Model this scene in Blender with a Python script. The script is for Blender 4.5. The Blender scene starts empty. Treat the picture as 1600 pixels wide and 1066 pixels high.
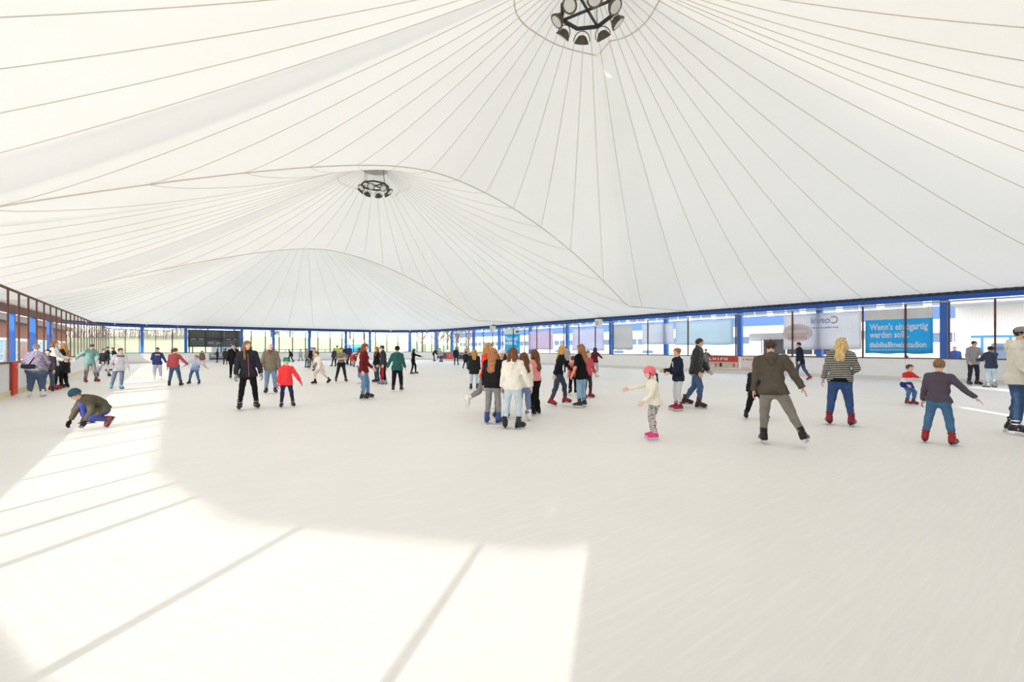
import bpy, math, random
import numpy as np
from mathutils import Vector, Matrix

# ------------------------------------------------------------------ camera, sky, sun, exposure
SC = bpy.context.scene
COL = SC.collection
R_ = math.radians
HCAM, FPX, CX, HY = 1.6, 711.0, 800.0, 545.0      # eye height, focal length in px, image centre x, horizon row
FW = np.array([0.592, 0.806]); RT = np.array([0.806, -0.592])   # camera forward / right on the ground (x across the rink, y along it)

cam = bpy.data.cameras.new('camera')
cam.sensor_width = 36.0
cam.lens = FPX / 1600.0 * 36.0
cam.shift_y = (HY - 533.0) / 1600.0
cam.clip_start = 0.05; cam.clip_end = 1500
camo = bpy.data.objects.new('camera', cam)
COL.objects.link(camo)
camo.location = (0, 0, HCAM)
camo.rotation_euler = (R_(90), 0, -math.atan2(FW[0], FW[1]))
SC.camera = camo

SUN_ELEV = 19.0
SUN_DIR = np.array([0.756, 0.655])                 # where the light travels on the ground
world = bpy.data.worlds.new('sky'); SC.world = world
world.use_nodes = True
wn = world.node_tree; wn.nodes.clear()
sky = wn.nodes.new('ShaderNodeTexSky'); sky.sky_type = 'NISHITA'
sky.sun_disc = False
sky.sun_elevation = R_(SUN_ELEV)
sky.sun_rotation = math.atan2(-SUN_DIR[0], -SUN_DIR[1])
sky.air_density = 1.0; sky.dust_density = 1.0; sky.ozone_density = 1.0
bg = wn.nodes.new('ShaderNodeBackground'); bg.inputs[1].default_value = 1.75
wo = wn.nodes.new('ShaderNodeOutputWorld')
hz = wn.nodes.new('ShaderNodeMix'); hz.data_type = 'RGBA'; hz.inputs[0].default_value = 0.8
hz.inputs[7].default_value = (1.36, 1.42, 1.5, 1)          # bright thin high cloud over the blue
wn.links.new(sky.outputs[0], hz.inputs[6]); wn.links.new(hz.outputs[2], bg.inputs[0]); wn.links.new(bg.outputs[0], wo.inputs[0])

sun = bpy.data.lights.new('sun', 'SUN')
sun.energy = 4.6; sun.color = (1.0, 0.95, 0.88); sun.angle = R_(0.6)
suno = bpy.data.objects.new('sun', sun); COL.objects.link(suno)
ce, se = math.cos(R_(SUN_ELEV)), math.sin(R_(SUN_ELEV))
sd = Vector((SUN_DIR[0]*ce, SUN_DIR[1]*ce, -se))
suno.rotation_euler = sd.to_track_quat('-Z', 'Y').to_euler()
suno.location = (-30, -30, 30)

SC.view_settings.view_transform = 'Standard'
SC.view_settings.look = 'None'
SC.view_settings.exposure = 0.0
SC.view_settings.gamma = 1.0
SC.view_settings.use_curve_mapping = False
SC.cycles.use_denoising = True
SC.cycles.max_bounces = 10
SC.cycles.diffuse_bounces = 6
SC.cycles.transparent_max_bounces = 24

# ------------------------------------------------------------------ helpers
def lin(c):
    return c/12.92 if c <= 0.04045 else ((c+0.055)/1.055)**2.4

def rgb(h):
    h = h.lstrip('#')
    return tuple(lin(int(h[i:i+2], 16)/255.0) for i in (0, 2, 4))

def floor_at(px, py):
    """ground point that the camera sees in that direction"""
    z = FPX*HCAM/(py-HY); x = (px-CX)/FPX*z
    return RT*x + FW*z, z

def on_line(px, n=None, d=None):
    """where the viewing direction of column px meets the line x=n or y=d"""
    k = (px-CX)/FPX
    v = RT*k + FW
    t = n/v[0] if n is not None else d/v[1]
    return v*t, t

MATS = {}
def mat(name, color, rough=0.6, metal=0.0, noise=0.0, nscale=8.0, bump=0.0, bscale=60.0, spec=0.3, stripes=None, coat=0.0, emis=None):
    """procedural principled material; color is sRGB hex"""
    key = (name, color, rough, metal, noise, nscale, bump, bscale, spec, str(stripes), coat)
    if key in MATS: return MATS[key]
    m = bpy.data.materials.new(name); m.use_nodes = True
    nt = m.node_tree; b = nt.nodes['Principled BSDF']
    c = rgb(color)
    b.inputs['Base Color'].default_value = (*c, 1)
    b.inputs['Roughness'].default_value = rough
    b.inputs['Metallic'].default_value = metal
    b.inputs['Specular IOR Level'].default_value = spec
    tc = nt.nodes.new('ShaderNodeTexCoord')
    col = None
    if stripes:
        kind = stripes[0]
        if kind == 'z':           # stripes along a local axis: ('z', other colour, count per metre, share, axis)
            sx = nt.nodes.new('ShaderNodeSeparateXYZ'); nt.links.new(tc.outputs['Object'], sx.inputs[0])
            mu = nt.nodes.new('ShaderNodeMath'); mu.operation = 'MULTIPLY'; mu.inputs[1].default_value = stripes[2]
            nt.links.new(sx.outputs[stripes[4] if len(stripes) > 4 else 2], mu.inputs[0])
            fr = nt.nodes.new('ShaderNodeMath'); fr.operation = 'FRACT'; nt.links.new(mu.outputs[0], fr.inputs[0])
            lt = nt.nodes.new('ShaderNodeMath'); lt.operation = 'LESS_THAN'; lt.inputs[1].default_value = stripes[3]
            nt.links.new(fr.outputs[0], lt.inputs[0])
            mx = nt.nodes.new('ShaderNodeMix'); mx.data_type = 'RGBA'
            mx.inputs[6].default_value = (*c, 1); mx.inputs[7].default_value = (*rgb(stripes[1]), 1)
            nt.links.new(lt.outputs[0], mx.inputs[0]); col = mx.outputs[2]
        elif kind == 'check':     # ('check', other colour, scale)
            ck = nt.nodes.new('ShaderNodeTexChecker'); ck.inputs['Scale'].default_value = stripes[2]
            ck.inputs[1].default_value = (*c, 1); ck.inputs[2].default_value = (*rgb(stripes[1]), 1)
            nt.links.new(tc.outputs['Object'], ck.inputs[0]); col = ck.outputs[0]
        elif kind == 'ramp':      # ('ramp', [(z, hex)...], interpolation)
            sx = nt.nodes.new('ShaderNodeSeparateXYZ'); nt.links.new(tc.outputs['Object'], sx.inputs[0])
            mu = nt.nodes.new('ShaderNodeMath'); mu.operation = 'MULTIPLY'; mu.inputs[1].default_value = 0.5
            nt.links.new(sx.outputs[2], mu.inputs[0])
            rp = nt.nodes.new('ShaderNodeValToRGB'); rp.color_ramp.interpolation = stripes[2]
            els = rp.color_ramp.elements
            while len(els) < len(stripes[1]): els.new(0.5)
            for e, (z, h) in zip(els, stripes[1]):
                e.position = z*0.5; e.color = (*rgb(h), 1)
            nt.links.new(mu.outputs[0], rp.inputs[0]); col = rp.outputs[0]
        elif kind == 'spots':
            vo = nt.nodes.new('ShaderNodeTexNoise'); vo.inputs['Scale'].default_value = stripes[2]; vo.inputs['Detail'].default_value = 2
            nt.links.new(tc.outputs['Object'], vo.inputs[0])
            rp = nt.nodes.new('ShaderNodeValToRGB'); rp.color_ramp.interpolation = 'CONSTANT'
            rp.color_ramp.elements[0].color = (*c, 1); rp.color_ramp.elements[1].position = stripes[3]
            rp.color_ramp.elements[1].color = (*rgb(stripes[1]), 1)
            nt.links.new(vo.outputs[0], rp.inputs[0]); col = rp.outputs[0]
    if noise > 0:
        nz = nt.nodes.new('ShaderNodeTexNoise'); nz.inputs['Scale'].default_value = nscale; nz.inputs['Detail'].default_value = 4
        nt.links.new(tc.outputs['Object'], nz.inputs[0])
        mr = nt.nodes.new('ShaderNodeMapRange'); mr.inputs[1].default_value = 0.25; mr.inputs[2].default_value = 0.75
        mr.inputs[3].default_value = 1-noise; mr.inputs[4].default_value = 1+noise*0.6
        nt.links.new(nz.outputs[0], mr.inputs[0])
        mx = nt.nodes.new('ShaderNodeMix'); mx.data_type = 'RGBA'; mx.blend_type = 'MULTIPLY'; mx.inputs[0].default_value = 1
        if col is not None: nt.links.new(col, mx.inputs[6])
        else: mx.inputs[6].default_value = (*c, 1)
        nt.links.new(mr.outputs[0], mx.inputs[7]); col = mx.outputs[2]
    if col is not None: nt.links.new(col, b.inputs['Base Color'])
    if bump > 0:
        nb = nt.nodes.new('ShaderNodeTexNoise'); nb.inputs['Scale'].default_value = bscale; nb.inputs['Detail'].default_value = 3
        nt.links.new(tc.outputs['Object'], nb.inputs[0])
        bp = nt.nodes.new('ShaderNodeBump'); bp.inputs['Strength'].default_value = bump; bp.inputs['Distance'].default_value = 0.01
        nt.links.new(nb.outputs[0], bp.inputs['Height']); nt.links.new(bp.outputs[0], b.inputs['Normal'])
    MATS[key] = m
    return m

def mesh_np(name, V, F, m=None, smooth=False):
    """mesh from vertex array and a list/array of faces"""
    me = bpy.data.meshes.new(name)
    V = np.asarray(V, dtype=np.float32)
    if isinstance(F, np.ndarray):
        nf, k = F.shape
        me.vertices.add(len(V)); me.vertices.foreach_set('co', V.ravel())
        me.loops.add(nf*k); me.loops.foreach_set('vertex_index', F.astype(np.int32).ravel())
        me.polygons.add(nf)
        me.polygons.foreach_set('loop_start', np.arange(0, nf*k, k, dtype=np.int32))
        me.polygons.foreach_set('loop_total', np.full(nf, k, dtype=np.int32))
        me.update(calc_edges=True); me.validate()
    else:
        me.from_pydata([tuple(map(float, v)) for v in V], [], [tuple(f) for f in F])
    if smooth: me.polygons.foreach_set('use_smooth', np.ones(len(me.polygons), dtype=bool))
    if m is not None:
        for mm in (m if isinstance(m, (list, tuple)) else [m]): me.materials.append(mm)
    return me

class MB:
    """collects boxes, bars, tubes into one mesh"""
    def __init__(s): s.v = []; s.f = []
    def add(s, v, f):
        o = len(s.v); s.v.extend([tuple(p) for p in v]); s.f.extend([tuple(i+o for i in q) for q in f])
    def box(s, c, size, ax=None):
        """ax: 3 unit axes as rows"""
        ax = np.eye(3) if ax is None else np.asarray(ax, float)
        c = np.asarray(c, float); hs = np.asarray(size, float)/2
        v = [c + ax[0]*hs[0]*i + ax[1]*hs[1]*j + ax[2]*hs[2]*k for i in (-1, 1) for j in (-1, 1) for k in (-1, 1)]
        s.add(v, [(0, 1, 3, 2), (4, 6, 7, 5), (0, 4, 5, 1), (2, 3, 7, 6), (0, 2, 6, 4), (1, 5, 7, 3)])
    def bar(s, a, b, w, t=None, up=(0, 0, 1)):
        """box from a to b, w across, t along up"""
        a = np.asarray(a, float); b = np.asarray(b, float); t = w if t is None else t
        d = b-a; L = np.linalg.norm(d); d = d/L
        u = np.asarray(up, float)
        if abs(d@u) > 0.95: u = np.array([1.0, 0, 0])
        x = np.cross(d, u); x /= np.linalg.norm(x); u = np.cross(x, d)
        s.box((a+b)/2, (w, L, t), [x, d, u])
    def tube(s, pts, r, n=8, cap=True):
        pts = [np.asarray(p, float) for p in pts]
        rr = r if isinstance(r, (list, tuple)) else [r]*len(pts)
        rings = []
        o = len(s.v); u = None
        for i, p in enumerate(pts):
            d = pts[min(i+1, len(pts)-1)] - pts[max(i-1, 0)]; d = d/np.linalg.norm(d)
            if u is None:
                u = np.array([0, 0, 1.0]) if abs(d[2]) < 0.9 else np.array([1.0, 0, 0])
            x = np.cross(d, u); x /= np.linalg.norm(x); u = np.cross(x, d)
            for k in range(n):
                a = 2*math.pi*k/n
                s.v.append(tuple(p + rr[i]*(math.cos(a)*x + math.sin(a)*u)))
        for i in range(len(pts)-1):
            for k in range(n):
                s.f.append((o+i*n+k, o+i*n+(k+1) % n, o+(i+1)*n+(k+1) % n, o+(i+1)*n+k))
        if cap:
            s.f.append(tuple(o+k for k in range(n))[::-1]); s.f.append(tuple(o+(len(pts)-1)*n+k for k in range(n)))
    def lathe(s, prof, c=(0, 0, 0), ax=None, n=16):
        """prof: (r, z) pairs around axis ax[2]"""
        ax = np.eye(3) if ax is None else np.asarray(ax, float); c = np.asarray(c, float)
        o = len(s.v)
        for r, z in prof:
            for k in range(n):
                a = 2*math.pi*k/n
                s.v.append(tuple(c + ax[0]*r*math.cos(a) + ax[1]*r*math.sin(a) + ax[2]*z))
        for i in range(len(prof)-1):
            for k in range(n):
                s.f.append((o+i*n+k, o+i*n+(k+1) % n, o+(i+1)*n+(k+1) % n, o+(i+1)*n+k))
        s.f.append(tuple(o+k for k in range(n))[::-1]); s.f.append(tuple(o+(len(prof)-1)*n+k for k in range(n)))
    def mesh(s, name, m, smooth=False): return mesh_np(name, s.v, s.f, m, smooth)
    def build(s, name, m, parent=None, smooth=False): return link(name, s.mesh(name, m, smooth), parent)

def link(name, data, parent=None, M=None):
    o = bpy.data.objects.new(name, data); COL.objects.link(o)
    if parent is not None: o.parent = parent
    if M is not None: o.matrix_local = Matrix([list(map(float, r)) for r in M]) if not isinstance(M, Matrix) else M
    return o

def tag(o, label=None, cat=None, group=None, kind=None):
    if label: o['label'] = label
    if cat: o['category'] = cat
    if group: o['group'] = group
    if kind: o['kind'] = kind
    return o

def empty(name, loc=(0, 0, 0), rz=0.0, parent=None):
    o = link(name, None, parent); o.location = tuple(float(v) for v in loc); o.rotation_euler = (0, 0, rz)
    o.empty_display_size = 0.2
    return o

def copy_tree(o, parent=None):
    c = o.copy(); COL.objects.link(c)
    if parent is not None: c.parent = parent
    for ch in list(o.children): copy_tree(ch, c)
    return c

def text_mesh(s, size, m, bold=0.0, depth=0.002, align='LEFT', mirror=False):
    cu = bpy.data.curves.new('lettering', 'FONT'); cu.body = s; cu.size = size
    cu.align_x = align; cu.extrude = depth; cu.offset = bold; cu.resolution_u = 2
    o = bpy.data.objects.new('lettering', cu)
    me = bpy.data.meshes.new_from_object(o)
    bpy.data.objects.remove(o); bpy.data.curves.remove(cu)
    me.name = 'lettering'; me.materials.clear(); me.materials.append(m)
    if mirror:
        n = len(me.vertices); co = np.empty(n*3, np.float32); me.vertices.foreach_get('co', co)
        co[0::3] *= -1; me.vertices.foreach_set('co', co); me.flip_normals()
    return me
# ------------------------------------------------------------------ the rink: outline of the boards
N_R, D_F, D_N = 29.3, 64.8, -2.6
def n_left(d): return -4.15 - 0.026*(d-8.0)
def arc(cx, cy, r, a0, a1, n):
    return [(cx+r*math.cos(R_(a0+(a1-a0)*i/n)), cy+r*math.sin(R_(a0+(a1-a0)*i/n))) for i in range(n+1)]

class Path:
    def __init__(s, pts):
        s.p = np.array(pts, float); seg = np.linalg.norm(np.diff(s.p, axis=0), axis=1)
        s.t = np.concatenate([[0], np.cumsum(seg)]); s.L = s.t[-1]
    def at(s, t):
        return np.array([np.interp(t, s.t, s.p[:, 0]), np.interp(t, s.t, s.p[:, 1])])

LEFT = Path([(n_left(4.2), 4.2), (n_left(59.8), 59.8)] + arc(-0.5, 59.8, 5.0, 180, 90, 5)[1:])
FAR = Path([(-0.5, D_F), (22.3, D_F)] + arc(22.3, 57.8, 7.0, 90, 45, 5)[1:])
RIGHT = Path(arc(22.3, 57.8, 7.0, 45, 0, 5) + [(N_R, 0.5)])
NEAR = Path(arc(26.2, 0.5, 3.1, 0, -90, 6) + [(2.85, D_N-0.1)] + arc(2.85, 4.2, 6.8, 270, 180, 12)[1:])

HB = 1.13           # height of the boards
M_white = mat('white_board_plastic', '#f0f0f1', 0.42, noise=0.03, nscale=1.5)
M_kickY = mat('cream_kick_plastic', '#e6dfb8', 0.5, noise=0.06, nscale=3)
M_kickW = mat('pale_kick_plastic', '#dcdcd9', 0.5, noise=0.05, nscale=3)
M_rust = mat('rusty_steel', '#6b4a3a', 0.7, 0.2, noise=0.35, nscale=9)
M_brown = mat('brown_rail', '#6f5a50', 0.6, noise=0.12, nscale=5)
M_dark = mat('dark_steel', '#3c3d42', 0.55, 0.3)
M_grey = mat('galvanised_steel', '#a9abaf', 0.5, 0.4, noise=0.05)
M_wire = mat('wire', '#808288', 0.5, 0.5)
M_blue = mat('blue_painted_steel', '#2b74d6', 0.5, noise=0.06, nscale=2)
M_bluedark = mat('blue_beam_paint', '#2a5fbb', 0.5, noise=0.08, nscale=2)
M_corr = mat('dark_corrugated_sheet', '#3d434b', 0.6, 0.2)
M_tarp = mat('grey_tarpaulin', '#b9bbbc', 0.7, noise=0.05, nscale=2)

def schlick(nt, f0, amp):
    """reflectance that rises towards grazing angles, the same from both sides of a sheet"""
    lw = nt.nodes.new('ShaderNodeLayerWeight'); lw.inputs[0].default_value = 0.5
    pw = nt.nodes.new('ShaderNodeMath'); pw.operation = 'POWER'; pw.inputs[1].default_value = 5
    nt.links.new(lw.outputs['Facing'], pw.inputs[0])
    ma = nt.nodes.new('ShaderNodeMath'); ma.operation = 'MULTIPLY_ADD'; ma.inputs[1].default_value = amp; ma.inputs[2].default_value = f0
    nt.links.new(pw.outputs[0], ma.inputs[0])
    return ma.outputs[0]

def glass_mat():
    m = bpy.data.materials.new('clear_glass'); m.use_nodes = True
    nt = m.node_tree; nt.nodes.clear()
    o = nt.nodes.new('ShaderNodeOutputMaterial'); mx = nt.nodes.new('ShaderNodeMixShader')
    tr = nt.nodes.new('ShaderNodeBsdfTransparent'); tr.inputs[0].default_value = (0.95, 0.975, 0.965, 1)
    gl = nt.nodes.new('ShaderNodeBsdfGlossy'); gl.inputs['Roughness'].default_value = 0.03
    nt.links.new(schlick(nt, 0.03, 0.6), mx.inputs[0]); nt.links.new(tr.outputs[0], mx.inputs[1]); nt.links.new(gl.outputs[0], mx.inputs[2])
    nt.links.new(mx.outputs[0], o.inputs[0])
    return m
M_glass = glass_mat()

# ice
def ice_mat():
    m = bpy.data.materials.new('skated_ice'); m.use_nodes = True
    nt = m.node_tree; b = nt.nodes['Principled BSDF']
    b.inputs['Roughness'].default_value = 0.5; b.inputs['Specular IOR Level'].default_value = 0.25
    tc = nt.nodes.new('ShaderNodeTexCoord')
    n1 = nt.nodes.new('ShaderNodeTexNoise'); n1.inputs['Scale'].default_value = 0.35; n1.inputs['Detail'].default_value = 5
    nt.links.new(tc.outputs['Object'], n1.inputs[0])
    rp = nt.nodes.new('ShaderNodeValToRGB')
    rp.color_ramp.elements[0].position = 0.3; rp.color_ramp.elements[0].color = (*rgb('#f1efec'), 1)
    rp.color_ramp.elements[1].position = 0.7; rp.color_ramp.elements[1].color = (*rgb('#f6f4f1'), 1)
    nt.links.new(n1.outputs[0], rp.inputs[0])
    # skate scratches: thin stretched noise in two directions
    last = rp.outputs[0]
    for k, (rz, sc) in enumerate(((0.7, (0.6, 9, 1)), (-0.5, (0.5, 11, 1)))):
        mp = nt.nodes.new('ShaderNodeMapping'); mp.inputs['Rotation'].default_value = (0, 0, rz); mp.inputs['Scale'].default_value = sc
        nt.links.new(tc.outputs['Object'], mp.inputs[0])
        n2 = nt.nodes.new('ShaderNodeTexNoise'); n2.inputs['Scale'].default_value = 3; n2.inputs['Detail'].default_value = 6; n2.inputs['Distortion'].default_value = 0.6
        nt.links.new(mp.outputs[0], n2.inputs[0])
        r2 = nt.nodes.new('ShaderNodeValToRGB')
        r2.color_ramp.elements[0].position = 0.5; r2.color_ramp.elements[0].color = (0.98, 0.98, 0.98, 1)
        r2.color_ramp.elements[1].position = 0.62; r2.color_ramp.elements[1].color = (1, 1, 1, 1)
        nt.links.new(n2.outputs[0], r2.inputs[0])
        mx = nt.nodes.new('ShaderNodeMix'); mx.data_type = 'RGBA'; mx.blend_type = 'MULTIPLY'; mx.inputs[0].default_value = 1
        nt.links.new(last, mx.inputs[6]); nt.links.new(r2.outputs[0], mx.inputs[7]); last = mx.outputs[2]
    nt.links.new(last, b.inputs['Base Color'])
    n3 = nt.nodes.new('ShaderNodeTexNoise'); n3.inputs['Scale'].default_value = 25; n3.inputs['Detail'].default_value = 4
    nt.links.new(tc.outputs['Object'], n3.inputs[0])
    bp = nt.nodes.new('ShaderNodeBump'); bp.inputs['Strength'].default_value = 0.08; bp.inputs['Distance'].default_value = 0.01
    nt.links.new(n3.outputs[0], bp.inputs['Height']); nt.links.new(bp.outputs[0], b.inputs['Normal'])
    return m

outline = list(LEFT.p) + list(FAR.p[1:]) + list(RIGHT.p[1:]) + list(NEAR.p[1:-1])
ice = mesh_np('floor', [(x, y, 0) for x, y in outline], [tuple(range(len(outline)))[::-1]], ice_mat())
tag(link('floor', ice), 'white skated ice surface of the rink', None, None, 'structure')

M_ground = mat('pale_asphalt', '#b9b6ae', 0.85, noise=0.15, nscale=0.6)
g = MB(); g.box((15, 60, -0.06), (500, 420, 0.1))
tag(g.build('ground', M_ground), 'pale asphalt ground outside the rink', None, None, 'structure')

def frame2(a, b):
    t = (b-a)/np.linalg.norm(b-a)
    return t, np.array([t[1], -t[0]])           # tangent, inward normal

def build_wall(name, label, path, stops, top, post_m, rail_m, infill, kick_m, cap_m, skip=(), pw=0.07, wv=0.05, hw=0.004):
    root = tag(empty(name), label, None, None, 'structure')
    for i in range(len(stops)-1):
        a, b = path.at(stops[i]), path.at(stops[i+1])
        t, nrm = frame2(a, b); L = np.linalg.norm(b-a)
        ax = [[t[0], t[1], 0], [nrm[0], nrm[1], 0], [0, 0, 1]]
        mid = (a+b)/2
        def place(bm, nm, mm): return bm.build(nm, mm, root)
        if i not in skip:
            q = MB(); q.box((*(mid-nrm*0.05), (0.2+HB-0.03)/2), (L-0.012, 0.07, HB-0.23), ax); place(q, 'dasher_panel', M_white)
            q = MB(); q.box((*(mid-nrm*0.035), 0.1), (L-0.006, 0.1, 0.2), ax); place(q, 'kick_strip', kick_m)
        q = MB(); q.box((*(mid-nrm*0.06), HB), (L-0.004, 0.14, 0.06), ax); place(q, 'cap_rail', cap_m)
        # post at a
        q = MB(); q.box((*(a-nrm*0.07), (HB+top)/2), (pw, pw, top-HB-0.03), ax); place(q, 'screen_post', post_m)
        q = MB(); q.box((*(mid-nrm*0.07), top), (L-0.004, 0.06, 0.07), ax); place(q, 'top_rail', rail_m)
        kind = infill(i, (stops[i]+stops[i+1])/2, mid)
        if kind == 'wire':
            q = MB()
            z = HB+0.06
            while z < top-0.05:
                q.bar((*(a+t*0.04-nrm*0.07), z), (*(b-t*0.04-nrm*0.07), z), hw); z += 0.05
            u = 0.06
            while u < L-0.04:
                p = a+t*u-nrm*0.075
                q.bar((*p, HB+0.03), (*p, top-0.04), hw); u += wv
            o = place(q, 'wire_mesh', M_wire); o['kind'] = 'stuff'
        elif kind == 'glass':
            q = MB(); q.box((*(mid-nrm*0.07), (HB+0.03+top-0.035)/2), (L-0.08, 0.012, top-HB-0.07), ax); place(q, 'glass_pane', M_glass)
        elif kind == 'slit':
            q = MB(); q.box((*(mid-nrm*0.15), HB+0.4), (L, 0.02, 0.8), ax); place(q, 'tarpaulin_panel', M_tarp)
            q = MB(); q.box((*(mid-nrm*0.15), 3.5 if mid[0] < 15 else 3.85), (L, 0.02, 1.1 if mid[0] < 15 else 0.4), ax); place(q, 'tarpaulin_panel', M_tarp)
        elif kind == 'tarp':
            q = MB(); q.box((*(mid-nrm*0.15), (HB+top)/2+0.1), (L+0.12, 0.02, top-HB+0.35), ax); place(q, 'tarpaulin_panel', M_tarp)
    return root

def even(path, step, t0=0.0, t1=None):
    t1 = path.L if t1 is None else t1
    n = max(1, int(round((t1-t0)/step)))
    return [t0+(t1-t0)*i/n for i in range(n+1)]

# left wall: rusty posts every 1.5 m, welded wire mesh
st = even(LEFT, 1.5)
def d_of(path, t): return path.at(t)[1]
skip_left = [] and [i for i in range(len(st)-1) if 22.3 < d_of(LEFT, (st[i]+st[i+1])/2) < 23.6]
build_wall('wall_left', 'left rink boards with rusty posts and wire mesh', LEFT, st, 3.62, M_rust, M_rust, lambda i, t, m: 'wire', M_kickY, M_brown, skip_left, 0.05, 0.25, 0.0035)
# far wall: clear panes
build_wall('wall_far', 'far rink boards with clear panes between dark posts', FAR, even(FAR, 1.55), 3.8, M_dark, M_dark, lambda i, t, m: 'glass', M_kickW, M_dark, (), 0.1)
# right wall: panes far away, wire mesh near
tr = [RIGHT.L - (d-0.5) for d in (57.8, 25.7, 22.2, 18.75, 15.3, 11.9, 8.46, 6.7, 5.1, 3.6, 2.1, 0.5)]
st = even(RIGHT, 1.4, 0, tr[0])[:-1] + even(RIGHT, 2.0, tr[0], tr[1])[:-1] + tr[1:]
build_wall('wall_right', 'right rink boards with brown cap rail, mesh and panes', RIGHT, st, 3.84, M_rust, M_grey,
           lambda i, t, m: 'wire' if m[1] < 16 else 'glass', M_kickW, M_brown)
# near wall behind the camera: mesh in the left corner, tarpaulins further right with two gaps
tn0 = NEAR.t[6]; tn1 = NEAR.t[7]
slits = [(18.4, 20.0), (10.5, 11.2), (7.5, 7.82)]           # gaps between the tarpaulins, as x ranges
tnx = next(t for t in np.linspace(tn1, NEAR.L, 2000) if NEAR.at(t)[0] < -1.47)
marks = [0, tn0] + [tn0+26.2-x for lo_hi in slits for x in lo_hi[::-1]] + [tn1, tnx, NEAR.L]
st = []
for lo, hi in zip(marks[:-2], marks[1:-1]): st += even(NEAR, 1.5, lo, hi)[:-1]
st.append(tnx)
for qv in (-1.06, -2.725, -4.378, -5.08):                     # posts of the rounded near left corner
    st.append(next(t for t in np.linspace(tnx, NEAR.L, 4000) if 0.655*NEAR.at(t)[0]-0.756*NEAR.at(t)[1] < qv))
st.append(NEAR.L)
def near_fill(i, t, m):
    if t > tnx: return 'wire'
    if any(lo < m[0] < hi for lo, hi in slits) and tn0 < t < tn1: return 'slit'
    return 'tarp'
build_wall('wall_near', 'near rink boards behind the viewpoint', NEAR, st, 3.7, M_rust, M_rust, near_fill, M_kickW, M_brown)

# ------------------------------------------------------------------ eave beam and columns
ZE = 4.3
E_L, E_R, E_F, E_N = -8.8, 29.55, 65.15, -5.7
def wall_pieces(root, path, step):
    st = even(path, step)
    for i in range(len(st)-1):
        a, b = path.at(st[i]), path.at(st[i+1]); t, nrm = frame2(a, b); L = np.linalg.norm(b-a)
        ax = [[t[0], t[1], 0], [nrm[0], nrm[1], 0], [0, 0, 1]]
        q = MB(); q.box((*((a+b)/2-nrm*0.05), 4.04), (L-0.01, 0.14, 0.22), ax); q.build('eave_beam', M_bluedark, root)
        # corrugated strip above the beam
        n = max(2, int(L/0.15)); v = []; f = []
        for k in range(n+1):
            p = a+(b-a)*k/n + nrm*(0.03 if k % 2 else -0.05)
            v += [(*p, 4.13), (*p, ZE+0.03)]
        f = [(2*k, 2*k+2, 2*k+3, 2*k+1) for k in range(n)]
        link('corrugated_strip', mesh_np('corrugated_strip', v, f, M_corr), root)
eave = tag(empty('trim_1'), 'blue eave beam with dark corrugated strip under the tent roof', None, None, 'structure')
eave_pts = [(E_L, 0.2), (E_L, 57.0)] + arc(-0.8, 57.15, 8.0, 180, 90, 8) + [(21.55, E_F)] + arc(21.55, 57.15, 8.0, 90, 0, 8)[1:] + [(E_R, 0.6)] + \
    arc(25.55, 0.6, 4.0, 0, -90, 8)[1:] + [(5.0, -3.4), (-2.9, E_N)] + arc(-2.9, 0.2, 5.9, 270, 180, 10)[1:]
EAVE = Path(eave_pts)
wall_pieces(eave, EAVE, 2.8)

def column(x, y, label, top=4.0, w=0.28):
    r = tag(empty('blue_column', (x, y, 0)), label, 'column', 'blue columns around the rink')
    q = MB(); q.box((0, 0, top/2+0.02), (w, w, top-0.04)); q.build('shaft', M_blue, r)
    q = MB(); q.box((0, 0, 0.02), (w*1.7, w*1.7, 0.04)); q.build('base_plate', M_dark, r)
    q = MB(); q.box((0, 0, top-0.02), (w*1.3, w*1.3, 0.04)); q.build('head_plate', M_bluedark, r)
ordn = ['first', 'second', 'third', 'fourth', 'fifth', 'sixth', 'seventh', 'eighth', 'ninth', 'tenth', 'eleventh', 'twelfth']
for i, d in enumerate((5.33, 10.6, 15.2, 20.8, 26.2, 31.6, 37.2, 42.9, 48.5, 54.0, 58.9)):
    column(29.72, d, 'blue steel column on the right side, %s counted from the near end' % ordn[i])
for i, n in enumerate((-3.2, 0.75, 6.4, 9.9, 14.2, 19.0, 22.4)):
    column(n, 65.25, 'blue steel column behind the far boards, %s counted from the left' % ordn[i])
column(27.75, 63.3, 'blue steel column in the rounded far right corner')
for i, d in enumerate((9.9, 15.5, 21.1, 26.7, 32.3, 37.9, 43.5, 49.1, 54.7)):
    column(-8.8, d, 'blue steel column outside the left mesh, %s counted from the near end' % ordn[i], 4.0, 0.34)

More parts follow.
